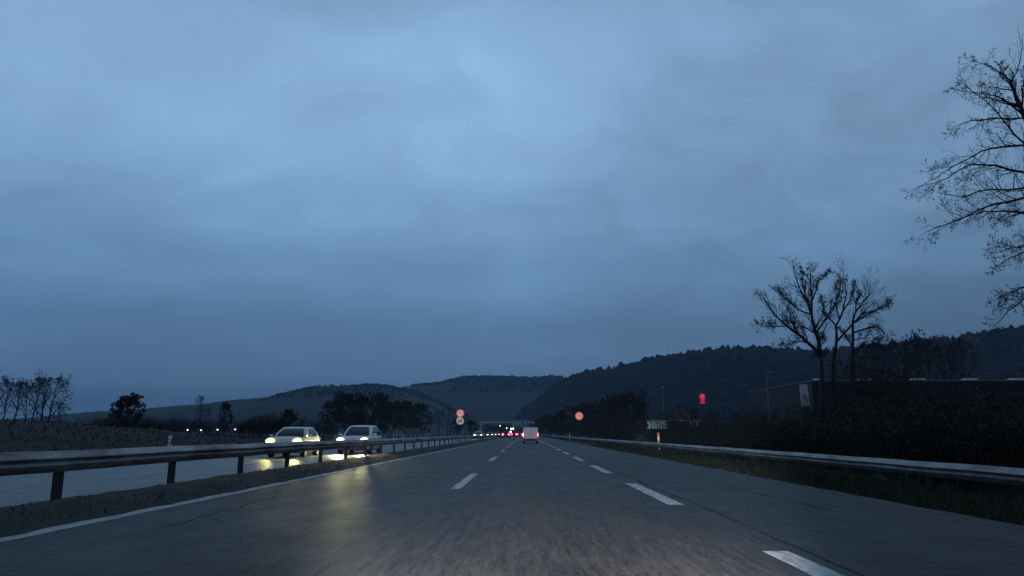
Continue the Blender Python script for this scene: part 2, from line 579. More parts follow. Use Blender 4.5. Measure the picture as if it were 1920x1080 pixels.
# ------------------------------------------------------------------ grass (nobody could count it)
def grass(name, n, fx, y0, y1, hmin, hmax, m, label, wid=.010, lean=.5):
    vs, fs = [], []
    for i in range(n):
        y = y0 + (y1 - y0) * (rng.random() ** 1.7)
        x, z, k = fx(y)
        if x is None: continue
        h = rng.uniform(hmin, hmax) * k
        a = rng.random() * math.pi * 2
        w = wid * (1 + y * .05)
        lx, ly = rng.uniform(-lean, lean) * h, rng.uniform(-lean, lean) * h
        dx, dy = math.cos(a) * w, math.sin(a) * w
        o = len(vs)
        vs += [(x - dx, y - dy, z - .02), (x + dx, y + dy, z - .02), (x + lx * .4 + dx * .7, y + ly * .4 + dy * .7, z + h * .6), (x + lx, y + ly, z + h)]
        fs += [(o, o + 1, o + 2), (o, o + 2, o + 3)]
    b = MB(); b.add(vs, fs)
    return tag(b.build(name, m), label, 'grass', kind='stuff')


def fx_right(y):
    x = 6.05 + abs(rng.gauss(0, 1)) * 1.3 + .02
    k = .35 + min(1.0, (x - 6) * .9)
    k *= .55 + .75 * (.5 + .5 * math.sin(y * .9 + x * 2.3) * math.cos(y * .37))
    return x, ground_z(x, y), k


grass('verge_grass', 34000, fx_right, 3, 75, .05, .24, M['grass'], 'rough green grass on the verge below the roadside guardrail')


def fx_med(y):
    x = rng.uniform(-7.25, -5.6)
    s = math.sin(y * 1.3) + math.sin(y * .53 + 2) + math.sin(x * 5 + y * 2.1)
    if s < .1 and rng.random() < .8: return None, 0, 0
    return x, .02 + .1 * (1 - ((x + 6.8) / 1.3) ** 2), (.5 + .5 * max(0, min(1, s)))


grass('median_grass', 2200, fx_med, 4, 70, .02, .06, M['drygrass'], 'thin brown weeds growing along the soil of the median strip', .006, .9)


def fx_bank(y):
    x = -17 - rng.random() ** .8 * 22
    return x, ground_z(x, y), 1.0


grass('bank_grass', 9000, fx_bank, 14, 100, .05, .22, M['bankgrass'], 'dark rough grass covering the low bank beyond the oncoming lanes', .012, 1.0)


# ------------------------------------------------------------------ guardrails
def w_beam(xf, side, zt, zb, y0, y1, m, parent, sag=0.0):
    """W-profile beam: side = +1 faces +x, -1 faces -x"""
    h = zt - zb
    prof = [(0.0, 1.0), (.018, .992), (.094, .72), (.102, .66), (.094, .61), (.050, .53), (.048, .48), (.070, .38), (.072, .33), (.050, .15), (.022, .01), (0, 0)]
    inner = [(d - .006, k) for d, k in reversed(prof)]
    ring0 = [(xf + side * d, zb + k * h) for d, k in prof + inner]
    b = MB()
    # lapped joints every 4 m: the beam steps out a few millimetres over 0.32 m; dents and sag in between
    rings = []
    y = y0
    while y < y1:
        if y < 130:
            for dy, out in ((0, 0), (.01, .005), (.32, .005), (.33, 0), (1.4, 0), (2.6, 0)):
                jx, jz = (rng.uniform(-.014, .014), rng.uniform(-.010, .010)) if dy > 1 else (0, 0)
                rings.append([(xf + side * out * (1 if i_ < len(prof) else 0) + x - xf + jx, y + dy, z + jz) for i_, (x, z) in enumerate(ring0)])
            y += 4
        else:
            rings.append([(x, y, z) for x, z in ring0]); y += 20
    if side < 0: rings = [list(reversed(r)) for r in rings]
    b.loft(rings)
    # overlapped splices with bolts
    return b.build('rail_beam', m, parent)


def guardrail(name, label, xf, side, zt, zb, gz, first, pitch, n, m):
    root = empty(name, (xf, first, gz(first)))
    par = Matrix.Translation(root.location).inverted()
    o = w_beam(xf, side, zt, zb, -14, 620, m, root)
    o.matrix_parent_inverse = par
    pm = MB()
    # C-section post and spacer block (origin at the ground)
    hgt = zt - gz(20) - .04
    px = -side * .10
    pm.box((px, 0, hgt / 2 - .15), (.10, .13, hgt + .3))
    pm.box((px - side * -.055, .0, hgt - .13), (.055, .085, .20))
    p0 = None
    for k in range(n):
        y = first + pitch * k
        if k == 0:
            p0 = pm.build('post', M['post'], root); o = p0
        else:
            o = p0.copy(); COL.objects.link(o); o.parent = root
        o.matrix_parent_inverse = par
        o.location = (xf, y, gz(y))
        o.rotation_euler = (rng.uniform(-.02, .02), rng.uniform(-.025, .025), 0)
    tag(root, label, 'guardrail')
    return root


guardrail('median_guardrail', 'weathered steel guardrail on the median, between our road and the oncoming lanes', -7.2, +1, .845, .525, lambda y: .11, 4.2, 3.78, 90, M['galvold'])
guardrail('roadside_guardrail', 'pale steel guardrail on the right, along the grass verge', 8.35, -1, .535, .235, lambda y: ground_z(8.4, y), 4.0, 4.0, 90, M['galv'])


# ------------------------------------------------------------------ vehicles
def spot(parent, name, loc, rot, power, col, size, blend=.6, rad=.07):
    d = bpy.data.lights.new(name, 'SPOT')
    d.energy = power; d.color = col; d.spot_size = R(size); d.spot_blend = blend; d.shadow_soft_size = rad
    o = bpy.data.objects.new(name, d); COL.objects.link(o)
    o.parent = parent; o.location = loc; o.rotation_euler = rot
    return o


def wheel(parent, x, y, r=.33, w=.21):
    b = MB()
    sx = 1 if x > 0 else -1
    n = 24
    prof = [(.55, -w / 2), (.92, -w / 2), (1.0, -w / 2 + .03), (1.0, w / 2 - .03), (.92, w / 2), (.64, w / 2)]
    rings = [[(o * 1.0, r * k * math.cos(2 * math.pi * j / n), r * k * math.sin(2 * math.pi * j / n)) for j in range(n)] for k, o in prof]
    if sx < 0: rings = [[(-p[0], p[1], p[2]) for p in reversed(q)] for q in rings]
    b.loft(rings)
    t = b.build('wheel', M['rubber'], parent, True)
    t.location = (x, y, r)
    b = MB()
    rings = [[(sx * o, r * k * math.cos(2 * math.pi * j / n), r * k * math.sin(2 * math.pi * j / n)) for j in range(n)] for k, o in ((.62, w / 2 - .03), (.60, w / 2 + .002), (.52, w / 2 - .01), (.15, w / 2 - .02), (.12, w / 2 + .0))]
    b.loft(rings, cap=True)
    for s in range(5):
        a = 2 * math.pi * s / 5
        c, sn = math.cos(a), math.sin(a)
        b.tube([(sx * (w / 2 - .004), r * .12 * c, r * .12 * sn), (sx * (w / 2 - .004), r * .56 * c, r * .56 * sn)], .022, 5)
    b.build('rim', M['rim'], t)
    return t


def rrect(hx, y0, y1, z, rx, n=4):
    """rounded rectangle ring in plan, counter-clockwise"""
    pts = []
    for cx, cy, a0 in ((hx - rx, y1 - rx, 0), (-hx + rx, y1 - rx, 90), (-hx + rx, y0 + rx, 180), (hx - rx, y0 + rx, 270)):
        for i in range(n + 1):
            a = R(a0 + 90 * i / n)
            pts.append((cx + rx * math.cos(a), cy + rx * math.sin(a), z))
    return pts


def car(name, paint, L=4.3, W=1.82, H=1.58, front_lit=None, rear_lit=None, head_col=(1, 1, 1), power=0, cone=70, detail=True, suv=True):
    """front towards -y, origin on the ground at the centre"""
    root = empty(name)
    hw = W / 2; k = L / 4.3
    belt = .96 if suv else .90
    st = [(-2.15, .66, .34, .66), (-2.11, .78, .27, .74), (-2.0, .86, .22, .83), (-1.80, .90, .20, .90), (-1.45, .905, .20, .945), (-1.0, .91, .20, belt + .02),
          (-.3, .91, .19, belt + .01), (.6, .915, .19, belt + .02), (1.4, .91, .20, belt + .05), (1.85, .88, .24, belt + .06), (2.05, .82, .30, belt + .02), (2.14, .70, .38, belt - .10)]
    rings = []
    for y, w, z0, z1 in st:
        w *= hw / .91; hh = z1 - z0
        half = [(w * .80, z0), (w * .955, z0 + .06), (w * .99, z0 + .20), (w, z0 + .52 * hh), (w * .975, z0 + .80 * hh), (w * .93, z1 - .035), (w * .84, z1), (w * .4, z1 + .025)]
        rings.append([(x, y * k, z) for x, z in half] + [(-x, y * k, z) for x, z in reversed(half)])
    b = MB(); b.loft([list(reversed(r)) for r in rings])
    b.build('body', paint, root, True)
    # cabin: pillars and roof in body colour
    y0, y1 = -1.06 * k, 1.98 * k
    lev = [(belt - .04, hw * .90, y0, y1, .16), (belt + .22, hw * .845, y0 + .30 * k, y1 - .10 * k, .17), (H - .14, hw * .755, y0 + .70 * k, y1 - .30 * k, .20),
           (H - .04, hw * .69, y0 + .90 * k, y1 - .42 * k, .22), (H, hw * .55, y0 + 1.12 * k, y1 - .62 * k, .2)]
    b = MB(); b.loft([rrect(hx, a, c, z, rx) for z, hx, a, c, rx in lev])
    b.build('cabin', paint, root, True)

    def lerp(a, c, t): return a + (c - a) * t

    def prm(z):
        for i in range(len(lev) - 1):
            if lev[i][0] <= z <= lev[i + 1][0]:
                t = (z - lev[i][0]) / (lev[i + 1][0] - lev[i][0])
                return [lerp(lev[i][q], lev[i + 1][q], t) for q in range(1, 5)]
    zs = [belt + .035, belt + .22, H - .14, H - .085]

    def panel(nm, fn):
        b = MB(); vs, fs = [], []
        for z in zs:
            row = fn(z, prm(z)); vs += row
        c = len(vs) // len(zs)
        for i in range(len(zs) - 1):
            for j in range(c - 1):
                fs.append((i * c + j, i * c + j + 1, (i + 1) * c + j + 1, (i + 1) * c + j))
        b.add(vs, fs)
        return b.build(nm, M['glass'], root, True)
    panel('windscreen', lambda z, p: [(x * (p[0] - p[3] * .75), p[1] - .012, z) for x in (-1, -.5, 0, .5, 1)])
    panel('rear_window', lambda z, p: [(x * (p[0] - p[3] * .8), p[2] + .012, z) for x in (1, .5, 0, -.5, -1)])
    for s in (-1, 1):
        for (a, c) in ((.13, .52), (.55, .93)):
            panel('side_window', lambda z, p, s=s, a=a, c=c: [(s * (p[0] + .010), lerp(p[1] + p[3] * .5, p[2] - p[3] * .6, t if s > 0 else a + c - t), z) for t in (a, (a + c) / 2, c)])
    for s in (-1, 1):
        for y in (-1.32 * k, 1.34 * k):
            wheel(root, s * (hw - .115), y)
        # wheel arches
        for y in (-1.32 * k, 1.34 * k):
            b = MB()
            pts = [(s * (hw - .004), y + .39 * math.cos(R(a)), .33 + .39 * math.sin(R(a))) for a in range(-10, 191, 20)]
            b.tube(pts, .03, 6); b.build('wheel_arch', M['black'], root)
        b = MB()
        b.ball((s * (hw + .07), -.78 * k, belt + .10), .1, 10, 6, (1.05, .6, .68)); b.tube([(s * (hw - .10), -.80 * k, belt + .03), (s * (hw + .03), -.78 * k, belt + .07)], .025, 5)
        b.build('mirror', paint, root, True)
        b = MB(); b.ball((s * hw * .72, -2.075 * k, .755), .155, 12, 8, (1.45, .95, .95))  # oversized ball; when lit, its glow imitates the halo around the bulb
        hl = b.build('headlight_or_halo', front_lit or M['glass'], root, True)
        if front_lit:
            b = MB(); b.ball((s * hw * .72, -2.20 * k, .755), .09, 10, 8, (1.2, .5, .8)); b.build('bulb', M['bulb'], hl, True)
        if power:
            spot(root, 'headlight_beam', (s * hw * .72, -2.36 * k, .72), (R(-90 + 1.5), 0, R(180) * 0), power, head_col, cone, .8)
        b = MB(); b.ball((s * hw * .80, 2.02 * k, .86), (.21 if rear_lit else .10), 10, 8, (1.3, .8, 1.35))  # lit ones are enlarged to imitate the red glow around the lamp
        b.build('tail_light', rear_lit or M['red_paint'], root, True)
    b = MB(); b.box((0, -2.125 * k, .60), (hw * 1.0, .07, .10)); b.build('grille', M['black'], root)
    b = MB(); b.box((0, -2.115 * k, .36), (hw * 1.45, .09, .13)); b.box((0, -2.07 * k, .255), (hw * 1.62, .12, .06)); b.build('bumper_intake', M['black'], root)
    b = MB(); b.box((0, -2.165 * k, .475), (.50, .012, .105)); b.build('number_plate', M['plate'], root)
    b = MB(); b.box((0, 2.09 * k, .37), (hw * 1.6, .12, .16)); b.build('rear_bumper', M['black'], root)
    b = MB(); b.box((0, 2.155 * k, .66), (.50, .012, .105)); b.build('number_plate', M['plate'], root)
    return root


# a lamp's beam points along its -Z: rotate so that it shines along -y, a little down
def aim_beam(root, down=2.0):
    for c in root.children:
        if c.type == 'LIGHT': c.rotation_euler = (R(-90 + down) + 0, 0, 0)


c1 = car('oncoming_car', M['white_paint'], 4.0, 1.76, 1.43, front_lit=M['head_warm'], head_col=(1, .84, .28), power=200, cone=42, suv=False)
aim_beam(c1); c1.rotation_euler = (0, 0, R(2.5)); c1.location = (-11.42, 35.9 + 1.25, 0)
tag(c1, 'white hatchback with glaring yellow headlights behind the median guardrail', 'car')
c2 = car('oncoming_car', M['white_paint'], 4.3, 1.83, 1.57, front_lit=M['head_white'], head_col=(1, .88, .40), power=1050, cone=70)
aim_beam(c2); c2.location = (-9.40, 41.6 + 1.35, 0)
tag(c2, 'taller white car with whiter headlights, following closest behind the yellow-lit hatchback', 'car')
c3 = car('oncoming_car', M['white_paint'], 4.3, 1.82, 1.52, front_lit=M['head_far'], head_col=(1, .95, .8), power=200)
aim_beam(c3); c3.location = (-9.2, 150, 0)
tag(c3, 'small distant white car oncoming below the left leg of the sign gantry', 'car')
for i, (px, y, lab) in enumerate(((919, 225, 'distant oncoming car with a white light, right of the small white car'), (926.5, 292, 'distant oncoming car with two yellowish lights, in the middle of the far oncoming row'),
                                  (933, 330, 'distant oncoming car with dim lights, last of the far oncoming row'))):
    c = car('oncoming_car', M['dark_paint'], 4.3, 1.82, 1.5, front_lit=M['head_far'])
    p = at(px, 815, y); c.location = (p.x, y, 0)
    tag(c, lab, 'car', 'distant oncoming cars')
for px, y, pm, lab in ((957, 345, 'dark_paint', 'small braking car ahead, glimpsed between the two nearest braking cars'), (949, 190, 'red_paint', 'nearest braking car ahead in the left lane, red lights aglow'), (964, 262, 'dark_paint', 'braking car ahead, between the nearest braking car and the next one by the van'),
                       (974.3, 270, 'dark_paint', 'braking car ahead, half hidden just left of the white van')):
    c = car('braking_car', M[pm], 4.3, 1.84, 1.55, rear_lit=M['tail_far'])
    p = at(px, 815, y); c.location = (p.x, y, 0); c.rotation_euler = (0, 0, math.pi)
    tag(c, lab, 'car', 'braking cars ahead')
    # seen from behind: the tail is towards us when the car is turned round


def van():
    root = empty('delivery_van', (.66, 83 + 2.1, 0))
    W, H, L = 1.72, 1.80, 4.2; hw = W / 2
    b = MB()
    rings = []
    for y, w, z0, z1 in ((-2.10, .90, .36, H - .06), (-2.06, .96, .30, H - .01), (-1.9, 1.0, .26, H), (.6, 1.0, .26, H), (.95, .97, .26, H - .12), (1.35, .96, .26, 1.15), (1.9, .92, .28, .98), (2.1, .8, .34, .7)):
        w *= hw
        half = [(w * .86, z0), (w, z0 + .10), (w, z0 + .5 * (z1 - z0)), (w * .965, z1 - .12), (w * .92, z1 - .03), (w * .82, z1)]
        rings.append([(x, y, z) for x, z in half] + [(-x, y, z) for x, z in reversed(half)])
    b.loft([list(reversed(r)) for r in rings]); b.build('body', M['van_paint'], root, True)
    b = MB()
    for s in (-1, 1): b.box((s * .40, -2.115, 1.14), (.76, .02, 1.08))
    d = b.build('rear_doors', M['van_paint'], root)
    h = MB(); h.box((.06, -2.14, 1.02), (.22, .03, .06)); h.build('handle', M['black'], d)
    b = MB(); b.box((0, -2.13, .43), (W * .92, .16, .20)); b.build('bumper', M['black'], root)
    b = MB(); b.box((-.42, -2.132, .80), (.46, .012, .11)); b.build('number_plate', M['plate'], root)
    for s, m in ((-1, 'indicator'), (1, 'tail')):
        b = MB(); b.box((s * (hw - .045), -2.09, .98), (.12, .10, .34)); b.build('tail_light', M[m], root)
        for y in (-1.35, 1.35): wheel(root, s * (hw - .13), y, .31, .2)
        b = MB(); b.ball((s * (hw + .10), .95, 1.12), .11, 8, 6, (.8, .5, 1.1)); b.build('mirror', M['black'], root)
    b = MB(); b.add([(-.72, 1.00, H - .22), (.72, 1.00, H - .22), (.76, 1.36, 1.17), (-.76, 1.36, 1.17)], [(0, 1, 2, 3)]); o = b.build('windscreen', M['glass'], root); o.location = (0, .03, .03)
    tag(root, 'white delivery van seen from behind in the right lane', 'van')


van()


# big lorry far ahead between the braking cars and the van
def lorry():
    y = 300
    p = at(969, 815, y)
    root = empty('lorry', (p.x, y, 0))
    b = MB(); b.box((0, 6, 2.45), (2.5, 12, 2.9)); b.build('trailer_box', mat('pale_purple_tarpaulin', (.20, .13, .22), (.12, .09, .15), 1.2, .5), root)
    b = MB(); b.box((0, 6, .85), (2.3, 12, .25)); b.box((0, .05, .55), (2.4, .1, .15)); b.build('chassis', M['black'], root)
    b = MB(); b.box((0, 13.4, 1.8), (2.45, 2.0, 2.9)); b.build('cab', M['dark_paint'], root)
    for s in (-1, 1):
        b = MB(); b.box((s * 1.0, -.03, .9), (.35, .06, .2)); b.build('tail_light', M['tail_far'], root)
        for yy in (2, 3.3, 11.5): wheel(root, s * 1.05, yy, .5, .3)
    tag(root, 'lorry with a dull purple box, far ahead in the queue left of the van', 'lorry')


lorry()


# ------------------------------------------------------------------ signs
def round_sign(parent, c, r, kind):
    back = MB(); back.disc((c[0], c[1] + .02, c[2]), r + .012, 40, thick=.02)
    s = back.build('sign_disc', M['sign_grey'], parent)
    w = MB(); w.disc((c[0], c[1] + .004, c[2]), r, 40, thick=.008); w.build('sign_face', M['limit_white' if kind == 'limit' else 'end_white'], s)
    if kind == 'limit':
        # red ring
        b = MB(); n = 48; vs, fs = [], []
        for ro, yy in ((.97, -.004), (.70, -.004)):
            vs += [(c[0] + r * ro * math.cos(2 * math.pi * j / n), c[1] + yy, c[2] + r * ro * math.sin(2 * math.pi * j / n)) for j in range(n)]
        for j in range(n):
            q = (j + 1) % n; fs.append((j, q, n + q, n + j))
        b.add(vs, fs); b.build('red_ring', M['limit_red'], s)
        text_mesh('90', r * .92, 'digits', M['sign_black'], s, (c[0], c[1] - .006, c[2] + r * .02), extrude=.002)
    else:
        b = MB()
        a = R(45); ca, sa = math.cos(a), math.sin(a)
        for off in (-.10, -.035, .03, .095):
            pts = []
            for t, o in ((-.93, off), (.93, off), (.93, off + .04), (-.93, off + .04)):
                pts.append((c[0] + r * (t * ca - o * sa), c[1] - .005, c[2] + r * (t * sa + o * ca)))
            b.add(pts, [(0, 1, 2, 3)])
        b.build('diagonal_bars', M['sign_black'], s)
        for s_x, m in ((-.34, 'sign_black'), (.34, 'sign_grey')):
            b = MB(); b.box((c[0] + r * s_x, c[1] - .004, c[2] - r * .10), (r * .46, .004, r * .22)); b.box((c[0] + r * s_x, c[1] - .004, c[2] + r * .07), (r * .32, .004, r * .14), taper=.75)
            for q in (-.15, .15): b.box((c[0] + r * (s_x + q), c[1] - .004, c[2] - r * .26), (r * .10, .0035, r * .12))
            b.build('car_symbol', M[m], s)


def sign_post_group():
    p = at(863, 775, 83)
    root = empty('road_sign', (p.x, 83, .11))
    zt = p.z - .11
    b = MB(); b.box((0, .07, (zt + .5) / 2), (.06, .06, zt + .5)); b.build('pole', M['post'], root)
    r = 7.0 * 83 / F_PX
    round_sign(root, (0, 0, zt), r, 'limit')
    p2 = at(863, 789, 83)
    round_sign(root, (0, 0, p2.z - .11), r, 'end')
    tag(root, 'red ringed speed limit disc above a white end-of-no-overtaking disc, on the median', 'road sign')
    p = at(1086, 780, 118)
    gz = ground_z(p.x, 118)
    root = empty('road_sign', (p.x, 118, gz))
    zt = p.z - gz
    b = MB(); b.box((0, .07, (zt + .5) / 2), (.08, .08, zt + .5)); b.build('pole', M['post'], root)
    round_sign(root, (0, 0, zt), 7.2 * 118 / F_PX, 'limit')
    tag(root, 'single red ringed speed limit disc on a pole behind the right guardrail', 'road sign')


sign_post_group()


def board_back(u0, u1, v0, v1, y, label, nposts):
    a, c = at(u0, v1, y), at(u1, v0, y)
    gz = ground_z((a.x + c.x) / 2, y)
    root = empty('sign_board', ((a.x + c.x) / 2, y, gz))
    w, h = c.x - a.x, c.z - a.z
    zc = (a.z + c.z) / 2 - gz
    b = MB(); b.box((0, 0, zc), (w, .04, h)); b.build('board_back', M['sign_grey'], root)
    b = MB()
    for k in range(3): b.box((0, -.04, zc + h * (k - 1) * .33), (w * .98, .03, .05))
    b.build('bracing', M['pole'], root)
    for k in range(nposts):
        x = 0 if nposts == 1 else -w * .38 + w * .76 * k / (nposts - 1)
        b = MB(); b.box((x, -.09, (zc + h / 2) / 2 - .1), (.10, .08, zc + h / 2 + .2)); b.build('post', M['pole'], root)
    tag(root, label, 'sign')


board_back(759, 788, 803, 812, 112, 'wide grey back of a low direction board beyond the oncoming lanes', 3)
board_back(729, 736, 797, 807, 100, 'narrow grey back of a sign on one post, left of the wide board', 1)


def delineator(x, y, gz, h, label, group, hi=False, w=.14):
    root = empty('delineator_post', (x, y, gz))
    b = MB()
    b.loft([[(-w / 2, -.03, -.2), (w / 2, -.03, -.2), (w * .36, .05, -.2), (-w * .36, .05, -.2)], [(-w / 2, -.03, h - .05), (w / 2, -.03, h - .05), (w * .36, .05, h - .02), (-w * .36, .05, h - .02)],
            [(-w * .3, -.02, h), (w * .3, -.02, h), (w * .2, .04, h), (-w * .2, .04, h)]])
    b.build('body', M['sign_white'], root)
    b = MB(); b.box((0, -.036, h - .27), (w * 1.04, .02, .20)); b.build('dark_band', M['sign_black'], root)
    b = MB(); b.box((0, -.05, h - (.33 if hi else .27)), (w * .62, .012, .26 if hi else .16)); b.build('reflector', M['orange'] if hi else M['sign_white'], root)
    tag(root, label, 'delineator', group)
    return root


for u, vt, y, hi, lab in ((1234, 811, 50.5, True, 'white marker post with an orange reflector throwing back light behind the right guardrail'), (1068, 811.5, 150, False, 'white marker post just left of the single speed limit disc'),
                          (1037, 812.5, 236, False, 'farthest white marker post, behind the right guardrail')):
    p = at(u, vt, y); gz = ground_z(p.x, y)
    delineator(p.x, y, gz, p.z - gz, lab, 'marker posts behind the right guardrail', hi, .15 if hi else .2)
p = at(320, 816.5, 35)
delineator(p.x, 35, ground_z(p.x, 35), p.z - ground_z(p.x, 35), 'white marker post alone at the foot of the dark bank, left of the cars', 'marker posts beyond the oncoming lanes', False, .20)
for i, (u, y) in enumerate(((628, 64), (634, 66), (720.5, 84), (738, 90), (744, 92), (754.5, 96), (759, 98), (771, 103), (779, 107), (789, 112), (797, 117), (803, 121))):
    p = at(u, 812.5, y); gz = ground_z(p.x, y)
    delineator(p.x, y, gz, max(.5, p.z - gz - .15), ('pair of marker posts left of the taller white car' if i < 2 else 'small white marker post in the row right of the taller white car'), 'small marker posts left of the taller car' if i < 2 else 'row of small marker posts', False, .10)


# ------------------------------------------------------------------ gantry
def gantry():
    Y = 407
    a, c = at(901, 793, Y), at(1001, 793, Y)
    root = empty('sign_gantry', (0, Y, 0))
    zb = a.z
    b = MB(); b.box(((a.x + c.x) / 2, 0, zb + .35), (c.x - a.x + .4, .5, .75)); b.build('beam', M['gantry'], root)
    for x in (a.x, c.x):
        b = MB(); b.box((x, 0, zb / 2), (.55, .5, zb + .6)); b.build('leg', M['gantry'], root)
    for u0, u1, v0, v1, m, nm in ((960.3, 978.2, 787.6, 799.8, 'sign_green', 'green_panel'), (978.6, 991, 786.8, 799.6, 'sign_blue', 'blue_panel')):
        p, q = at(u0, v1, Y - .5), at(u1, v0, Y - .5)
        w, h = q.x - p.x, q.z - p.z
        cx, cz = (p.x + q.x) / 2, (p.z + q.z) / 2
        b = MB(); b.box((cx, -.5, cz), (w, .12, h)); pn = b.build(nm, M[m], root)
        b = MB()
        for (dx, dz, sx, sz) in ((0, h / 2 - .06, w, .07), (0, -h / 2 + .06, w, .07), (-w / 2 + .06, 0, .07, h), (w / 2 - .06, 0, .07, h)): b.box((cx + dx, -.57, cz + dz), (sx, .02, sz))
        b.build('white_border', M['sign_white'], pn)
        b = MB()
        # destination lines, too small to read, and lane arrows
        for i, (dx, dz, ww) in enumerate(((.0, .30, .5), (.02, .12, .42), (0, -.08, .5), (.03, -.26, .3))):
            n = 5; tw = ww * w
            for k in range(n): b.box((cx + dx * w - tw / 2 + tw * (k + .4) / n, -.575, cz + dz * h), (tw / n * .66, .02, h * .07))
        b.build('lettering', M['sign_white'], pn)
        if nm == 'green_panel':
            for ax, ang in ((-.38, 0), (.36, -.6)):
                b = MB(); bx, bz = cx + ax * w, cz - .12 * h
                ca, sa = math.cos(ang), math.sin(ang)
                T = lambda x, z: (bx + x * ca + z * -sa * -1, -.58, bz - x * sa * -1 * -1 + z * ca)
                pts = [(-.14, -1.1), (.14, -1.1), (.14, .5), (.45, .5), (0, 1.2), (-.45, .5), (-.14, .5)]
                b.add([T(*q_) for q_ in pts], [(0, 1, 2, 6), (5, 3, 4)] if False else [(0, 1, 2, 3, 4, 5, 6)])
                b.build('arrow', M['sign_white'], pn)
    tag(root, 'sign gantry spanning the motorway with a green and a blue panel', 'sign gantry')


gantry()


# ------------------------------------------------------------------ street lamps
def lamp_lit(u, v, y, m, label):
    p = at(u, v, y); gz = ground_z(p.x, y)
    root = empty('street_lamp', (p.x, y, gz)); h = p.z - gz
    b = MB(); b.tube([(0, 0, -.3), (0, 0, h * .6), (0, 0, h)], [.09, .07, .05], 8); b.build('pole', M['pole'], root)
    b = MB(); b.tube([(0, 0, h), (.25, -.1, h + .12), (.5, -.2, h + .12)], .035, 6); b.ball((.5, -.22, h + .10), .22, 10, 6, (1.2, .8, .5)); b.build('lamp_head', M['pole'], root)
    r = 1.5 * y / F_PX
    b = MB(); b.ball((.5, -.24, h + .02), r, 10, 6, (1.0, 1, .8)); b.build('lamp_glass', M[m], root, True)
    tag(root, label, 'street lamp', 'lit street lamps')


for u, v, m, lab in ((347, 806, 'lamp_white', 'white street lamp lit beside the lone thin tree, first of the left row'), (372, 806.5, 'lamp_amber', 'amber street lamp lit below the tall thin tree on the left'),
                     (403, 805.5, 'lamp_white', 'white street lamp lit between the two tall thin trees'), (436, 805, 'lamp_white', 'white street lamp lit right of the second tall thin tree')):
    lamp_lit(u, v, 112, m, lab)
for u, v, y, m, lab in ((950, 803, 520, 'lamp_white', 'slim white lamp lit under the gantry, left of the brightest pair'), (959, 804.2, 500, 'lamp_white', 'brightest white lamp lit below the green gantry panel'),
                        (962.5, 803.8, 505, 'lamp_white', 'second bright lamp lit below the green gantry panel, touching the brightest'), (957.5, 810, 480, 'lamp_white', 'lower white lamp lit above the braking cars'),
                        (938, 798.5, 700, 'lamp_white', 'faint white lamp lit under the left half of the gantry beam'), (945.6, 800, 700, 'lamp_white', 'faint lamp lit under the middle of the gantry beam')):
    p = at(u, v, y); root = empty('street_lamp', (p.x, y, 0)); h = p.z
    k = 1.6 if v > 803 and u > 955 else .9
    b = MB(); b.tube([(0, 0, -.3), (0, 0, h)], [.10, .06], 8); b.build('pole', M['pole'], root)
    b = MB(); b.ball((0, 0, h + .25), .3, 10, 6, (1.3, .8, .5)); b.build('lamp_head', M['pole'], root)
    b = MB(); b.ball((0, -.25, h), k * y / F_PX, 10, 6); b.build('lamp_glass', M[m], root, True)
    tag(root, lab, 'street lamp', 'lit lamps beyond the gantry')


def lamp_off(u, v, y, label, heads):
    p = at(u, v, y); gz = ground_z(p.x, y)
    root = empty('lamp_post', (p.x, y, gz)); h = p.z - gz
    b = MB(); b.tube([(0, 0, -.3), (0, 0, h * .5), (0, 0, h)], [.11, .085, .06], 10); b.build('pole', M['galv'], root)
    for sx, t in heads:
        b = MB()
        b.loft([[(x * 1.0 + sx * .1, yy, h + .05 + t * 0) for x, yy in ((-.05, -.08), (.05, -.08), (.05, .08), (-.05, .08))],
                [(sx * .38 + x, yy, h + .17) for x, yy in ((-.05, -.17), (.05, -.17), (.05, .17), (-.05, .17))],
                [(sx * .80 + x, yy, h + .30) for x, yy in ((-.04, -.10), (.04, -.10), (.04, .10), (-.04, .10))]])
        b.build('lamp_head', M['roof_white'], root)
    tag(root, label, 'lamp post')


lamp_off(1437, 701, 92, 'tall grey lamp post with an unlit angled head, between red neon sign and building', ((1, .3),))
lamp_off(1243, 727, 170, 'unlit lamp post rising above the pale glazed pavilion', ((.6, .1), (-.6, .1)))


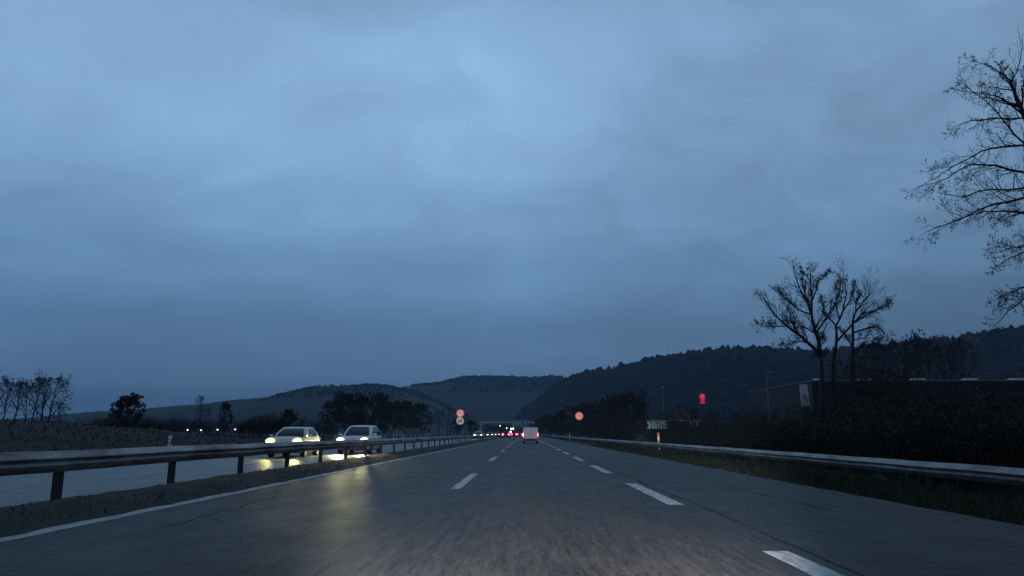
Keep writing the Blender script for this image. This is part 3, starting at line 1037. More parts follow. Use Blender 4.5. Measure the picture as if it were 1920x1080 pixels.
# ------------------------------------------------------------------ buildings on the right
def hall():
    root = empty('retail_building', (0, 0, 0))
    c = at(1522, 713, 100); x0, z1 = c.x, c.z
    x1, y0, y1 = x0 + 62, 100, 128
    b = MB(); b.box(((x0 + x1) / 2, (y0 + y1) / 2, z1 / 2 - .4), (x1 - x0, y1 - y0, z1 + .8 - .2)); b.build('wall', M['wall_dark'], root)
    b = MB()
    b.box(((x0 + x1) / 2, y0 - .03, z1 - .06), (x1 - x0 + .3, .14, .16)); b.box((x0 - .05, (y0 + y1) / 2, z1 - .06), (.14, y1 - y0 + .1, .16))
    b.build('roof_edge', mat('parapet_trim', (.20, .20, .21), (.12, .12, .12), 2, .5), root)
    b = MB()
    for xx in np.arange(x0 + 1.2, x1, 1.2): b.box((xx, y0 - .03, z1 / 2 - .3), (.06, .06, z1 - .3))
    b.build('cladding_ribs', M['wall_dark'], root)
    for u0, u1 in ((1528, 1544), (1604, 1611), (1622, 1633), (1708, 1735), (1808, 1833), (1896, 1925)):
        a, d = at(u0, 712, y0 + .6), at(u1, 712, y0 + .6)
        b = MB(); b.box(((a.x + d.x) / 2, y0 + .9, z1 + .10), (d.x - a.x, 1.2, .34), taper=.9); b.build('rooflight', M['roof_white'], root)
    for u, v in ((1900, 757), (1893, 764), (1675, 766), (1747, 756), (1820, 760)):
        p = at(u, v, y0)
        b = MB(); b.box((p.x, y0 - .05, p.z), (.9, .08, .9)); w = b.build('window', M['win_dim'], root)
        b = MB()
        for dx, dz, sx, sz in ((0, .48, 1.0, .06), (0, -.48, 1.0, .06), (.48, 0, .06, .9), (-.48, 0, .06, .9)): b.box((p.x + dx, y0 - .10, p.z + dz), (sx, .06, sz))
        b.build('frame', M['pole'], w)
    for k in range(3):
        yy = 104 + 6.5 * k
        b = MB(); b.box((x0 - .06, yy, 4.3), (.06, 1.2, 1.6)); b.build('window', M['win_dim'], root)
    tag(root, 'long low dark clad building with pale rooflights behind the shrubs', 'building')
    # banner sign standing at the corner
    p, q = at(1506, 761, 98.5), at(1518, 720.5, 98.5)
    sg = empty('banner_sign', ((p.x + q.x) / 2, 98.5, 0))
    w, h = (q.x - p.x), q.z - p.z
    zc = (p.z + q.z) / 2
    b = MB(); b.box((0, 0, zc), (w, .12, h)); pn = b.build('panel', M['banner'], sg)
    b = MB()
    # emblem: loose dark brush strokes, lower middle of the panel
    ez = zc - h * .16
    for (xa, za, xb, zb_, t) in ((-.26, .36, .05, .44, .05), (-.02, .46, .22, .22, .05), (.22, .22, .10, .02, .05), (-.22, .22, .02, .10, .06), (.02, .10, -.12, -.10, .06), (-.30, .02, -.20, -.02, .05),
                                 (.05, -.05, .30, -.16, .05), (.12, .30, -.06, .24, .04), (.02, -.22, .22, -.42, .05), (.24, -.14, .26, -.40, .04), (-.24, -.34, -.18, -.42, .05)):
        b.tube([(xa * w * 1.25, -.065, ez + za * 1.2), (xb * w * 1.25, -.065, ez + zb_ * 1.2)], t * .9, 6)
    b.build('emblem', M['sign_black'], pn)
    b = MB(); b.box((0, .12, q.z / 2), (.14, .12, q.z - .1)); b.build('pole', M['pole'], sg)
    sg.rotation_euler = (0, R(-2.6), R(6))
    tag(sg, 'tall white panel sign with a dark emblem at the building corner', 'sign')


hall()


def pavilion():
    Y = 150
    a, c = at(1222, 804, Y), at(1304, 788.5, Y)
    root = empty('restaurant_building', (0, 0, 0))
    zt = c.z
    gz = ground_z(30, Y)
    x0, x1 = a.x, c.x
    xm = at(1252, 800, Y).x
    b = MB(); b.box(((x0 + xm) / 2, Y + 4, (a.z + zt - .15) / 2), (xm - x0, 8, zt - .15 - a.z)); g = b.build('glazed_front', M['pale_panel'], root)
    b = MB()
    for xx in np.linspace(x0, xm, 7): b.box((xx, Y - .05, (a.z + zt) / 2 - .07), (.09, .12, zt - a.z - .2))
    b.build('mullions', M['pole'], g)
    b = MB(); b.box(((x0 + xm) / 2, Y + 4, (a.z + gz) / 2 - .05), (xm - x0 - .1, 7.9, a.z - gz + .1)); b.build('base_wall', M['brown_wall'], root)
    b = MB(); b.box(((xm + x1) / 2 + .05, Y + 4.3, (gz + zt - .15) / 2), (x1 - xm - .1, 7.6, zt - .15 - gz)); b.build('wall', M['wall_dark'], root)
    b = MB(); b.box(((x0 + x1) / 2 + .3, Y + 4, zt), (x1 - x0 + 1.0, 9.2, .24)); b.build('roof', M['roof_white'], root)
    # entrance tower with a projecting dark cap
    p = at(1303, 768, Y - 1)
    tx = p.x
    b = MB(); b.box((tx, Y + 1, (p.z + gz) / 2), (1.7, 2.2, p.z - gz)); b.build('entrance_tower', M['brown_wall'], root)
    b = MB(); b.box((tx - .25, Y + .9, p.z + .10), (3.0, 3.0, .22)); b.build('tower_cap', M['black'], root)
    for k in range(3):
        q = at(1297 + 6 * k, 795, Y - 1)
        b = MB(); b.box((q.x, Y - .16, q.z), (.34, .06, 1.5)); b.build('window', M['pale_panel'], root)
    tag(root, 'low flat roofed restaurant with a pale glazed front, behind the roadside shrubs', 'building')
    # neon sign
    Yn = 146
    p, q = at(1312.2, 756.5, Yn), at(1321.8, 738.5, Yn)
    cx, w, h = (p.x + q.x) / 2, q.x - p.x, q.z - p.z
    gz = ground_z(cx, Yn)
    sg = empty('neon_sign', (cx, Yn, gz))
    z0 = p.z - gz
    b = MB(); b.tube([(0, .25, -.3), (0, .25, z0 + .9)], .12, 8); b.build('pole', M['post'], sg)
    b = MB(); b.box((0, .10, z0 + h * .45), (w * .8, .12, h * .7)); b.build('backing', M['black'], sg)
    # domed upper bun
    b = MB(); n = 14
    ring = [(w / 2 * math.cos(math.pi * j / n), 0, z0 + h * .60 + h * .40 * math.sin(math.pi * j / n)) for j in range(n + 1)]
    b.loft([[(x, -.10, z) for x, _, z in ring], [(x, .03, z) for x, _, z in ring]]); b.build('upper_bun', M['neon'], sg)
    b = MB(); n = 10
    ring = [(w / 2 * (1 if j == 0 else 1) * math.cos(math.pi + math.pi * j / n), 0, z0 + h * .12 + h * .12 * math.sin(math.pi + math.pi * j / n)) for j in range(n + 1)]
    b.loft([[(x, -.10, z) for x, _, z in ring], [(x, .03, z) for x, _, z in ring]]); b.build('lower_bun', M['neon'], sg)
    text_mesh('BURGER', h * .215, 'letters', M['neon_dim'], sg, (0, -.03, z0 + h * .465), extrude=.03).scale = (.60, 1.05, 1)
    text_mesh('KING', h * .215, 'letters', M['neon_dim'], sg, (0, -.03, z0 + h * .255), extrude=.03).scale = (.80, 1.0, 1)
    tag(sg, 'red neon bun shaped sign on a pole beside the restaurant', 'neon sign')


pavilion()


# ------------------------------------------------------------------ trees
def rnd_dir():
    while True:
        v = Vector((rng.uniform(-1, 1), rng.uniform(-1, 1), rng.uniform(-1, 1)))
        if .05 < v.length < 1: return v.normalized()


def twigs(tb, cb, lb, p, d, length, r, level, maxlev, droop=0.0, nchild=5, leaf=0.0, leafsize=.09, bend=.22):
    """one branch with its own side branches; thick ones go to tb, thin ones to cb, leaves to lb"""
    nseg = 4 if level < maxlev else 3
    pts, q, dd = [p.copy()], p.copy(), d.copy()
    for i in range(nseg):
        dd = (dd + rnd_dir() * bend + Vector((0, 0, (.10 - droop)))).normalized()
        q = q + dd * (length / nseg)
        pts.append(q.copy())
    rad = [max(.0035, r * (1 - .8 * i / nseg)) for i in range(nseg + 1)]
    (tb if level <= 0 else cb).tube(pts, rad, 6 if level <= 0 else (4 if level == 1 else 3), cap=False)
    if level >= maxlev:
        if leaf and rng.random() < leaf:
            for _ in range(rng.randint(1, 3)):
                c = pts[-1] + rnd_dir() * leafsize
                a, bb = rnd_dir() * leafsize, rnd_dir() * leafsize
                lb.add([c - a, c + bb, c + a, c - bb], [(0, 1, 2, 3)])
        return
    for k in range(nchild):
        t = .25 + .75 * (k + rng.random()) / nchild
        i = min(int(t * nseg), nseg - 1); fr = t * nseg - i
        base = pts[i].lerp(pts[i + 1], min(fr, 1))
        tan = (pts[i + 1] - pts[i]).normalized()
        side = tan.cross(rnd_dir()).normalized()
        nd = (tan * rng.uniform(.5, .9) + side * rng.uniform(.5, .95)).normalized()
        twigs(tb, cb, lb, base, nd, length * rng.uniform(.38, .60) * (1.15 - .4 * t), r * .42 * (1.1 - .4 * t), level + 1, maxlev, droop, nchild, leaf, leafsize, bend)


def limb_tree(name, Y, base, stems, label, group=None, r0=.16, leaf=.5, leafsize=.07, dy=1.0, sub=9, lev=3, droop=0.0, barkm='bark', twigm='twig', sublen=.30, nchild=4):
    """a tree whose limbs follow the photographed silhouette; the limbs spread in depth too"""
    bz = at(*base, Y)
    gz = ground_z(bz.x, Y)
    root = empty(name, (bz.x, Y, gz))
    inv = Vector((bz.x, Y, gz))
    tb, cb = MB(), MB()
    cb.mi = 0
    lb = MB()
    for si, (pts, ra) in enumerate(stems):
        dep = rng.uniform(-dy, dy)
        n = len(pts)
        P = []
        for i, (u, v) in enumerate(pts):
            w = at(u, v, Y); w.y += dep * (i / max(n - 1, 1)) ** 1.2
            s = w.y / Y
            w = Vector((w.x * s, w.y, CAM_H + (w.z - CAM_H) * s))
            P.append(w - inv)
        Q = []
        for i in range(n - 1):
            for t in (0, .5): Q.append(P[i].lerp(P[i + 1], t) + (rnd_dir() * .04 if t else Vector()))
        Q.append(P[-1])
        m_ = len(Q)
        rad = [max(.007, ra * (1 - .88 * i / (m_ - 1))) for i in range(m_)]
        tb.tube(Q, rad, 7, cap=True)
        L = sum((Q[i + 1] - Q[i]).length for i in range(m_ - 1))
        t0 = .72 if si == 0 else .18
        ns = max(3, int(sub * .4)) if si == 0 else sub
        for k in range(ns):
            t = t0 + (1 - t0) * (k + rng.random()) / ns
            i = min(int(t * (m_ - 1)), m_ - 2)
            b0 = Q[i].lerp(Q[i + 1], t * (m_ - 1) - i)
            tan = (Q[i + 1] - Q[i]).normalized()
            side = tan.cross(rnd_dir()).normalized()
            d = (tan * rng.uniform(.55, 1.0) + side * rng.uniform(.35, .8) + Vector((0, 0, .12))).normalized()
            twigs(tb, cb, lb, b0, d, L * sublen * rng.uniform(.6, 1.2) * (1.15 - .55 * t), rad[i] * .5, 1, lev, droop, nchild, leaf, leafsize)
    tb.build('trunk', M[barkm], root, True)
    o = len(cb.v)
    cb.mi = 1
    cb.add(lb.v, lb.f)
    cb.build('crown', [M[twigm], M['leaf']], root)
    tag(root, label, 'tree', group)
    return root


c5 = lambda L_: [(1380 + .2222 * x, 460 + .2222 * y) for x, y in L_]
T1 = [(c5([(728, 1500), (722, 1150), (720, 975), (712, 920)]), .30),
      (c5([(722, 940), (640, 850), (540, 760), (430, 680), (330, 590), (250, 470), (220, 430)]), .17), (c5([(715, 920), (700, 830), (675, 740), (640, 600), (600, 470), (530, 350), (480, 150)]), .19),
      (c5([(640, 600), (640, 450), (625, 300), (630, 180)]), .10), (c5([(675, 740), (740, 640), (820, 530), (880, 380), (885, 290)]), .09), (c5([(430, 680), (300, 690), (180, 680)]), .06),
      (c5([(610, 830), (540, 810), (440, 830), (330, 870)]), .05), (c5([(670, 745), (580, 690), (500, 680), (430, 640)]), .07), (c5([(625, 580), (520, 540), (400, 430), (330, 380)]), .08),
      (c5([(640, 470), (700, 300), (780, 230)]), .07), (c5([(540, 760), (470, 640), (440, 520), (370, 400)]), .06), (c5([(600, 470), (560, 330), (560, 210)]), .06), (c5([(715, 860), (735, 800), (700, 760)]), .05)]
limb_tree('bare_tree', 62, (1540, 790), T1, 'spreading many stemmed tree with a few leaves left, above the dark building', leaf=.55, leafsize=.042, dy=2.2, sub=21, sublen=.24, nchild=5)
T2 = [(c5([(815, 1500), (820, 1150), (822, 975), (845, 850), (845, 680), (900, 560), (930, 420), (920, 300)]), .20), (c5([(845, 820), (960, 690), (1060, 580), (1190, 540), (1290, 500)]), .10), (c5([(845, 680), (740, 560), (720, 450)]), .08),
      (c5([(900, 560), (980, 430), (1000, 320)]), .07), (c5([(870, 620), (840, 480), (850, 320)]), .07)]
limb_tree('bare_tree', 64, (1562, 790), T2, 'slender forked tree close right of the spreading tree', leaf=.55, leafsize=.042, dy=2.0, sub=20, sublen=.26, nchild=5)
T3 = [(c5([(985, 1500), (985, 1150), (985, 970), (985, 850), (985, 650), (1010, 560), (1110, 430), (1130, 410)]), .20), (c5([(985, 870), (940, 780), (860, 700)]), .07), (c5([(985, 740), (1100, 700), (1200, 690), (1290, 780)]), .08),
      (c5([(985, 650), (1080, 600), (1240, 520), (1300, 500)]), .08), (c5([(985, 900), (1080, 840), (1180, 860)]), .06), (c5([(985, 800), (1100, 780), (1230, 870)]), .05), (c5([(1010, 560), (1020, 470), (1050, 400)]), .06)]
limb_tree('bare_tree', 61, (1600, 790), T3, 'lower bare tree leaning right, third of the trees above the dark building', leaf=.4, leafsize=.04, dy=2.0, sub=20, sublen=.26, nchild=5)

NT = [([(2030, 850), (2010, 620), (1975, 420), (1938, 250), (1908, 190), (1893, 150)], .24),
      ([(1960, 330), (1920, 272), (1884, 275), (1841, 283), (1787, 312), (1718, 353)], .07), ([(1975, 370), (1920, 323), (1868, 310), (1820, 308), (1777, 334), (1722, 350)], .07), ([(1970, 380), (1920, 353), (1857, 355), (1809, 369), (1758, 361)], .06),
      ([(1975, 390), (1920, 371), (1868, 382), (1830, 396), (1771, 422), (1731, 439)], .07), ([(1980, 420), (1920, 399), (1841, 397), (1787, 412)], .06), ([(1980, 420), (1920, 398), (1890, 408), (1860, 424)], .045),
      ([(1985, 480), (1920, 460), (1890, 466), (1860, 474)], .045), ([(1988, 480), (1920, 473), (1890, 485), (1862, 505)], .045), ([(1995, 540), (1920, 538), (1890, 551), (1868, 562)], .05), ([(2000, 560), (1920, 560), (1890, 583), (1862, 613)], .05),
      ([(1940, 270), (1920, 221), (1868, 221), (1820, 226), (1787, 240)], .06), ([(1925, 220), (1880, 185), (1841, 175), (1779, 165)], .05), ([(1910, 190), (1895, 151), (1857, 124), (1814, 114)], .05), ([(1905, 190), (1888, 150), (1872, 118)], .04),
      ([(1915, 210), (1918, 165), (1924, 130)], .05), ([(1945, 270), (1960, 220), (1972, 170)], .06), ([(1960, 340), (2010, 300), (2060, 270)], .07), ([(1985, 450), (2040, 400), (2110, 390)], .07), ([(1950, 300), (1900, 250), (1850, 190), (1800, 150)], .05)]
NT = [(p_, r_ * (.9 if k_ == 0 else .72)) for k_, (p_, r_) in enumerate(NT)]
limb_tree('bare_tree', 22, (2030, 850), NT, 'tall bare roadside tree reaching in over the guardrail from the right edge', r0=.2, leaf=.30, leafsize=.022, dy=1.6, sub=16, sublen=.20, droop=.10, lev=3, nchild=4)


def generic_tree(name, h, w, seed, trunk_h=.25, lean=0.0, leaf=.3, leafsize=.12, nlimb=9, nchild=4, lev=3, barkm='bark', twigm='twig', leafm='leaf', upright=.6):
    rng.seed(seed)
    root = empty(name)
    tb, cb, lb = MB(), MB(), MB()
    tr = h * .016 + .03
    pts = [Vector((0, 0, -.3))]
    for i in range(1, 8):
        t = i / 7
        pts.append(Vector((lean * h * t + rng.uniform(-.02, .02) * h, rng.uniform(-.02, .02) * h, h * .86 * t)))
    rad = [tr * (1 - .9 * i / 7) for i in range(8)]
    tb.tube(pts, rad, 7)
    for k in range(nlimb):
        t = trunk_h + (1 - trunk_h) * (k + rng.random() * .7) / nlimb
        i = min(int(t * 7), 6)
        b0 = pts[i].lerp(pts[i + 1], t * 7 - i)
        a = k * 2.4 + rng.uniform(-.4, .4)
        prof = math.sin(math.pi * min(1, .25 + .75 * (t - trunk_h) / (1 - trunk_h))) * .8 + .25
        up = upright + .5 * t
        d = Vector((math.cos(a), math.sin(a), up)).normalized()
        ln = w * .5 * prof * rng.uniform(.85, 1.2)
        twigs(tb, cb, lb, b0, d, ln, rad[i] * .5 + .01, 0, lev, 0, nchild, leaf, leafsize, .2)
    tb.build('trunk', M[barkm], root, True)
    cb.mi = 1; cb.add(lb.v, lb.f)
    cb.build('crown', [M[twigm], M[leafm]], root)
    return root


def shrub_proto(h, w, seed, nstem=9, leaf=.35, leafsize=.06, leafm='leaf', twigm='twig2'):
    rng.seed(seed)
    root = empty('shrub')
    tb, cb, lb = MB(), MB(), MB()
    for k in range(nstem):
        a = k * 2.4; rr = rng.random() ** .5 * w * .22
        p = Vector((math.cos(a) * rr, math.sin(a) * rr, -.3))
        d = Vector((math.cos(a) * rng.uniform(.1, .7), math.sin(a) * rng.uniform(.1, .7), 1)).normalized()
        twigs(tb, cb, lb, p, d, h * rng.uniform(.7, 1.05), .03, 0, 3, 0, 5, leaf, leafsize, .2)
    tb.build('stems', M['bark'], root, True)
    cb.mi = 1; cb.add(lb.v, lb.f)
    cb.build('foliage', [M[twigm], M[leafm]], root)
    return root


protos = {
    'bareA': generic_tree('bare_tree', 9, 6.5, 21, .35, 0, .12, .10, 11, 5, 3),
    'bareB': generic_tree('bare_tree', 9, 5.0, 22, .45, .03, .10, .10, 10, 5, 3, upright=.9),
    'bareC': generic_tree('bare_tree', 9, 6.0, 23, .30, -.03, .15, .10, 12, 5, 3),
    'denseA': generic_tree('dense_tree', 11, 9.5, 24, .06, 0, .75, .20, 20, 5, 3, leafm='leaf2'),
    'denseB': generic_tree('dense_tree', 11, 8.5, 25, .06, .02, .75, .20, 19, 5, 3, leafm='leaf'),
    'denseC': generic_tree('dense_tree', 11, 10.5, 26, .05, -.02, .75, .21, 21, 5, 3, leafm='leaf2'),
    'round': generic_tree('round_tree', 9, 6.0, 27, .28, 0, .9, .20, 14, 5, 3, leafm='leaf'),
    'shrubA': shrub_proto(3.2, 3.4, 31, 20, .5, .035),
    'shrubB': shrub_proto(3.2, 3.0, 32, 20, 1.0, .045, 'leaf2'),
    'shrubC': shrub_proto(3.2, 4.0, 33, 22, .15, .03),
}

heights = {}
for k_, o_ in protos.items():
    zs_ = np.concatenate([[v.co.z for v in ch.data.vertices] for ch in o_.children])
    heights[k_] = float(np.percentile(zs_, 99.3))


def place(kind, x, y, h, label, group, cat='tree', rz=None, wide=1.0, gz=None):
    base = heights[kind]
    o = copy_tree(protos[kind])
    s = h / base
    o.location = (x, y, (ground_z(x, y) if gz is None else gz))
    o.scale = (s * wide, s * wide, s)
    o.rotation_euler = (0, 0, rng.uniform(0, 6.28) if rz is None else rz)
    tag(o, label, cat, group)
    return o


rng.seed(77)


def place_px(kind, u, vb, vt, y, label, group, cat='tree', wide=1.0):
    p, q = at(u, vt, y), at(u, vb, y)
    gz = ground_z(p.x, y)
    return place(kind, p.x, y, p.z - gz, label, group, cat, wide=wide)


# left: bare trees behind the dark bank
for kind, u, vt, y, wide, lab in (('bareC', 2, 703, 104, 1.1, 'bare tree cut by the left frame edge, behind the dark bank'), ('bareB', 16, 712, 112, .9, 'slim bare tree, second from the left edge behind the bank'),
                            ('bareB', 37, 712, 110, .85, 'bare tree with an upright crown, third from the left behind the bank'), ('bareA', 57, 705, 116, .8, 'leaning pale bare tree in the middle of the group on the bank'),
                            ('bareB', 72, 703, 114, .8, 'thin bare tree just left of the tallest tree on the bank'), ('bareA', 89, 697, 110, 1.05, 'tallest bare tree of the group behind the dark bank'),
                            ('bareC', 101, 706, 109, 1.1, 'wide bare tree at the right end of the group behind the bank'), ('bareB', 117, 752, 112, 1.1, 'low young bare tree right of the group behind the bank')):
    place_px(kind, u, 790, vt, y, lab, 'bare trees behind the left bank', wide=wide)
place_px('round', 241, 800, 740, 120, 'lone round leafy tree standing against the sky on the left', None, wide=1.0)
place_px('bareB', 380, 812, 741, 160, 'tall thin bare tree, left of a pair above the street lamps', None, wide=.7)
place_px('bareC', 388, 812, 765, 162, 'shorter bare tree right behind the tall thin tree by the lamps', None, wide=.7)
place_px('denseB', 424, 812, 755, 158, 'tall narrow dark tree, right of a pair above the street lamps', None, wide=.55)
for i, (u, vt, y, kd, wd) in enumerate(((208, 778, 135, 'shrubA', 2.2), (226, 776, 130, 'shrubB', 1.6), (258, 778, 128, 'shrubB', 1.7), (285, 786, 140, 'shrubA', 2.0), (308, 784, 150, 'shrubB', 1.6), (335, 782, 152, 'shrubC', 1.7), (360, 780, 150, 'shrubA', 1.8),
                               (405, 784, 150, 'shrubC', 1.5), (448, 786, 150, 'shrubA', 1.7), (468, 783, 140, 'shrubB', 1.3), (484, 785, 138, 'shrubB', 1.3), (502, 778, 135, 'shrubB', 1.3), (520, 774, 130, 'shrubB', 1.2), (592, 784, 120, 'shrubA', 1.4), (612, 786, 118, 'shrubC', 1.4))):
    place_px(kd, u, 815, vt, y, 'dark bush in the broken hedge line beyond the oncoming lanes', 'bushes in the left hedge line', 'shrub', wide=wd)
place_px('denseA', 541, 815, 768, 128, 'bushy dark tree above the roof of the yellow-lit hatchback', None, wide=1.0)
place_px('bareC', 566, 815, 782, 130, 'low bare tree between the bushy dark tree and the tall wood', None, wide=1.0)
for kd, u, vt, y, wd, lab in (('denseB', 628, 752, 190, 1.0, 'dark tree at the left end of the wood behind the taller white car'), ('denseC', 652, 735, 186, .85, 'highest dark tree of the wood, above the taller white car'), ('denseA', 684, 742, 190, .9, 'dark tree right of the highest one in the wood'),
                         ('denseB', 710, 738, 184, .8, 'pointed dark tree in the middle of the wood'), ('denseC', 735, 750, 188, .9, 'broad dark tree right of the pointed one in the wood'), ('denseA', 763, 752, 182, .9, 'dark tree behind the wide board back'),
                         ('denseB', 790, 757, 180, .85, 'rounded dark tree at the right end of the wood'), ('denseC', 672, 768, 170, .9, 'lower dark tree at the front of the wood, over the taller white car'), ('denseA', 722, 772, 168, .9, 'lower dark tree at the front of the wood, over the narrow sign back'),
                         ('denseB', 770, 775, 165, .9, 'lower dark tree at the front of the wood, over the wide board back')):
    place_px(kd, u, 815, vt, y, lab, 'trees of the left wood', wide=wd)
for kd, u, vt, y, wd, lab in (('bareA', 824, 762, 210, .9, 'pale bare tree left of the double disc sign'), ('bareC', 840, 764, 215, .9, 'bare tree just left behind the double disc sign'), ('bareA', 872, 770, 230, 1.0, 'bare tree behind the double disc sign'),
                           ('denseC', 858, 784, 225, 1.0, 'dark low tree at the foot of the double disc sign'), ('denseA', 884, 788, 260, 1.0, 'small dark tree between the double disc sign and the gantry')):
    place_px(kd, u, 815, vt, y, lab, 'trees by the double disc sign', wide=wd)
for u in (915, 930, 944):
    place_px(rng.choice(('denseA', 'denseC')), u, 815, 797 + rng.uniform(-2, 2), 600, 'far dark tree under the gantry beam', 'far trees under the gantry', wide=1.5)

# right: dark roadside trees from the gantry to the restaurant
for kd, u, vt, y, wd, lab in (('denseB', 1012, 786, 330, 1.1, 'farthest dark tree on the right, above the van roof'), ('denseC', 1030, 778, 280, 1.1, 'dark tree right above the van'), ('denseA', 1052, 770, 235, 1.0, 'dark tree left of the single speed limit disc'),
                         ('denseB', 1078, 762, 205, 1.0, 'dark tree right behind the single speed limit disc'), ('denseC', 1105, 756, 185, .9, 'dark tree right of the single speed limit disc'), ('denseA', 1135, 748, 165, .9, 'dark tree in the middle between the speed limit disc and the pavilion'),
                         ('denseB', 1156, 742, 150, .85, 'tall dark tree second left of the pale pavilion'), ('denseC', 1180, 735, 140, .75, 'tallest dark tree left of the pale pavilion'), ('denseA', 1203, 752, 135, .42, 'narrow dark tree touching the pale pavilion')):
    place_px(kd, u, 825, vt, y, lab, 'dark trees along the right roadside', wide=wd)
rng.seed(99)
# shrubs behind the right guardrail
row = []
for i in range(34):
    u = 1045 + i * 27 + rng.uniform(-8, 8)
    if 1160 < u < 1222: u -= 45
    if u < 1215: y, vt = max(rng.uniform(75, 105), 13.5 * F_PX / (u - 983)), 790 + rng.uniform(-8, 8)
    elif u < 1325: y, vt = rng.uniform(55, 75), 814 + rng.uniform(-3, 4)
    elif u < 1420: y, vt = rng.uniform(48, 60), 776 + rng.uniform(-8, 9)
    elif u < 1556: y, vt = rng.uniform(40, 52), 790 + rng.uniform(-8, 10)
    elif u < 1680: y, vt = rng.uniform(32, 42), 752 + rng.uniform(-16, 18)
    else: y, vt = rng.uniform(22, 32), 752 + rng.uniform(-16, 18)
    kd = rng.choice(('shrubA', 'shrubB', 'shrubC', 'shrubB'))
    place_px(kd, u, 840, vt, y, 'dark twiggy shrub in the dense row behind the right guardrail', 'shrubs behind the right guardrail', 'shrub', wide=1.5)
for i in range(16):
    u = 1300 + i * 44 + rng.uniform(-10, 10)
    if 1470 < u < 1545: u += 90
    y = rng.uniform(66, 84)
    vt = 772 if u < 1400 else (792 if u < 1550 else 740)
    place_px(rng.choice(('shrubA', 'shrubB', 'shrubC')), u, 830, vt + rng.uniform(-6, 10), y, 'dark bush of the rear row, between the guardrail shrubs and the buildings', 'rear bushes by the buildings', 'shrub', wide=1.5)
for i, (u, vt) in enumerate(((1640, 640), (1665, 632), (1688, 618), (1712, 628), (1738, 624), (1765, 630), (1795, 632), (1620, 655), (1580, 660))):
    place_px(('bareB', 'bareC', 'bareA')[i % 3], u, 800, vt, 134 + (i % 3) * 5, 'feathery bare tree rising behind the roof of the dark building', 'feathery trees behind the dark building', 'tree', wide=.8)
for u, vt, y in ((1604, 692, 67), (1640, 690, 69), (1682, 696, 71)):
    place_px('shrubB', u, 830, vt, y, 'tall dark bush around the trunks of the trees at the dark building', 'tall bushes around the tree trunks', 'shrub', wide=.55)
for k in protos.values():
    for ch in list(k.children): bpy.data.objects.remove(ch)
    bpy.data.objects.remove(k)


# ------------------------------------------------------------------ hills and their woods
def interp(pts, u):
    xs = [p[0] for p in pts]; ys = [p[1] for p in pts]
    return float(np.interp(u, xs, ys))


def hill(name, prof, Yr, depth_front, depth_back, m, nu=90, drop=0.0, seed=1, bulge=1.3, rough=6.0):
    """ridge follows the photographed skyline at its own distance; slopes run down in front and behind"""
    r_ = np.random.default_rng(seed)
    us = np.linspace(prof[0][0], prof[-1][0], nu)
    rows = 14
    b = MB(); vs, fs = [], []
    tab = []
    ph = r_.uniform(0, 6, 6)
    for j in range(rows + 6):
        for u in us:
            Y0 = Yr(u) if callable(Yr) else Yr
            rp = at(u, interp(prof, u) + drop, Y0)
            if j <= rows:
                t = j / rows
                y = Y0 - depth_front * (1 - t)
                z = rp.z * (math.sin(t * math.pi / 2) ** bulge)
                x = rp.x * (1 - .10 * (1 - t))
                z += rough * math.sin(x * .013 + ph[0] + t * 3) * math.sin(x * .031 + ph[1]) * t * (1 - t) * 4
            else:
                t = (j - rows) / 5
                y = Y0 + depth_back * t; z = rp.z * (1 - t) ** 1.0; x = rp.x * (1 + .05 * t)
            vs.append((x, y, z - 3.0 * (j == 0)))
    n = len(us)
    for j in range(rows + 5):
        for i in range(n - 1):
            fs.append((j * n + i, j * n + i + 1, (j + 1) * n + i + 1, (j + 1) * n + i))
    b.add(vs, fs)
    o = tag(b.build(name, m, smooth=True), kind='structure')
    V = np.array(vs).reshape(rows + 6, n, 3)
    return V, rows


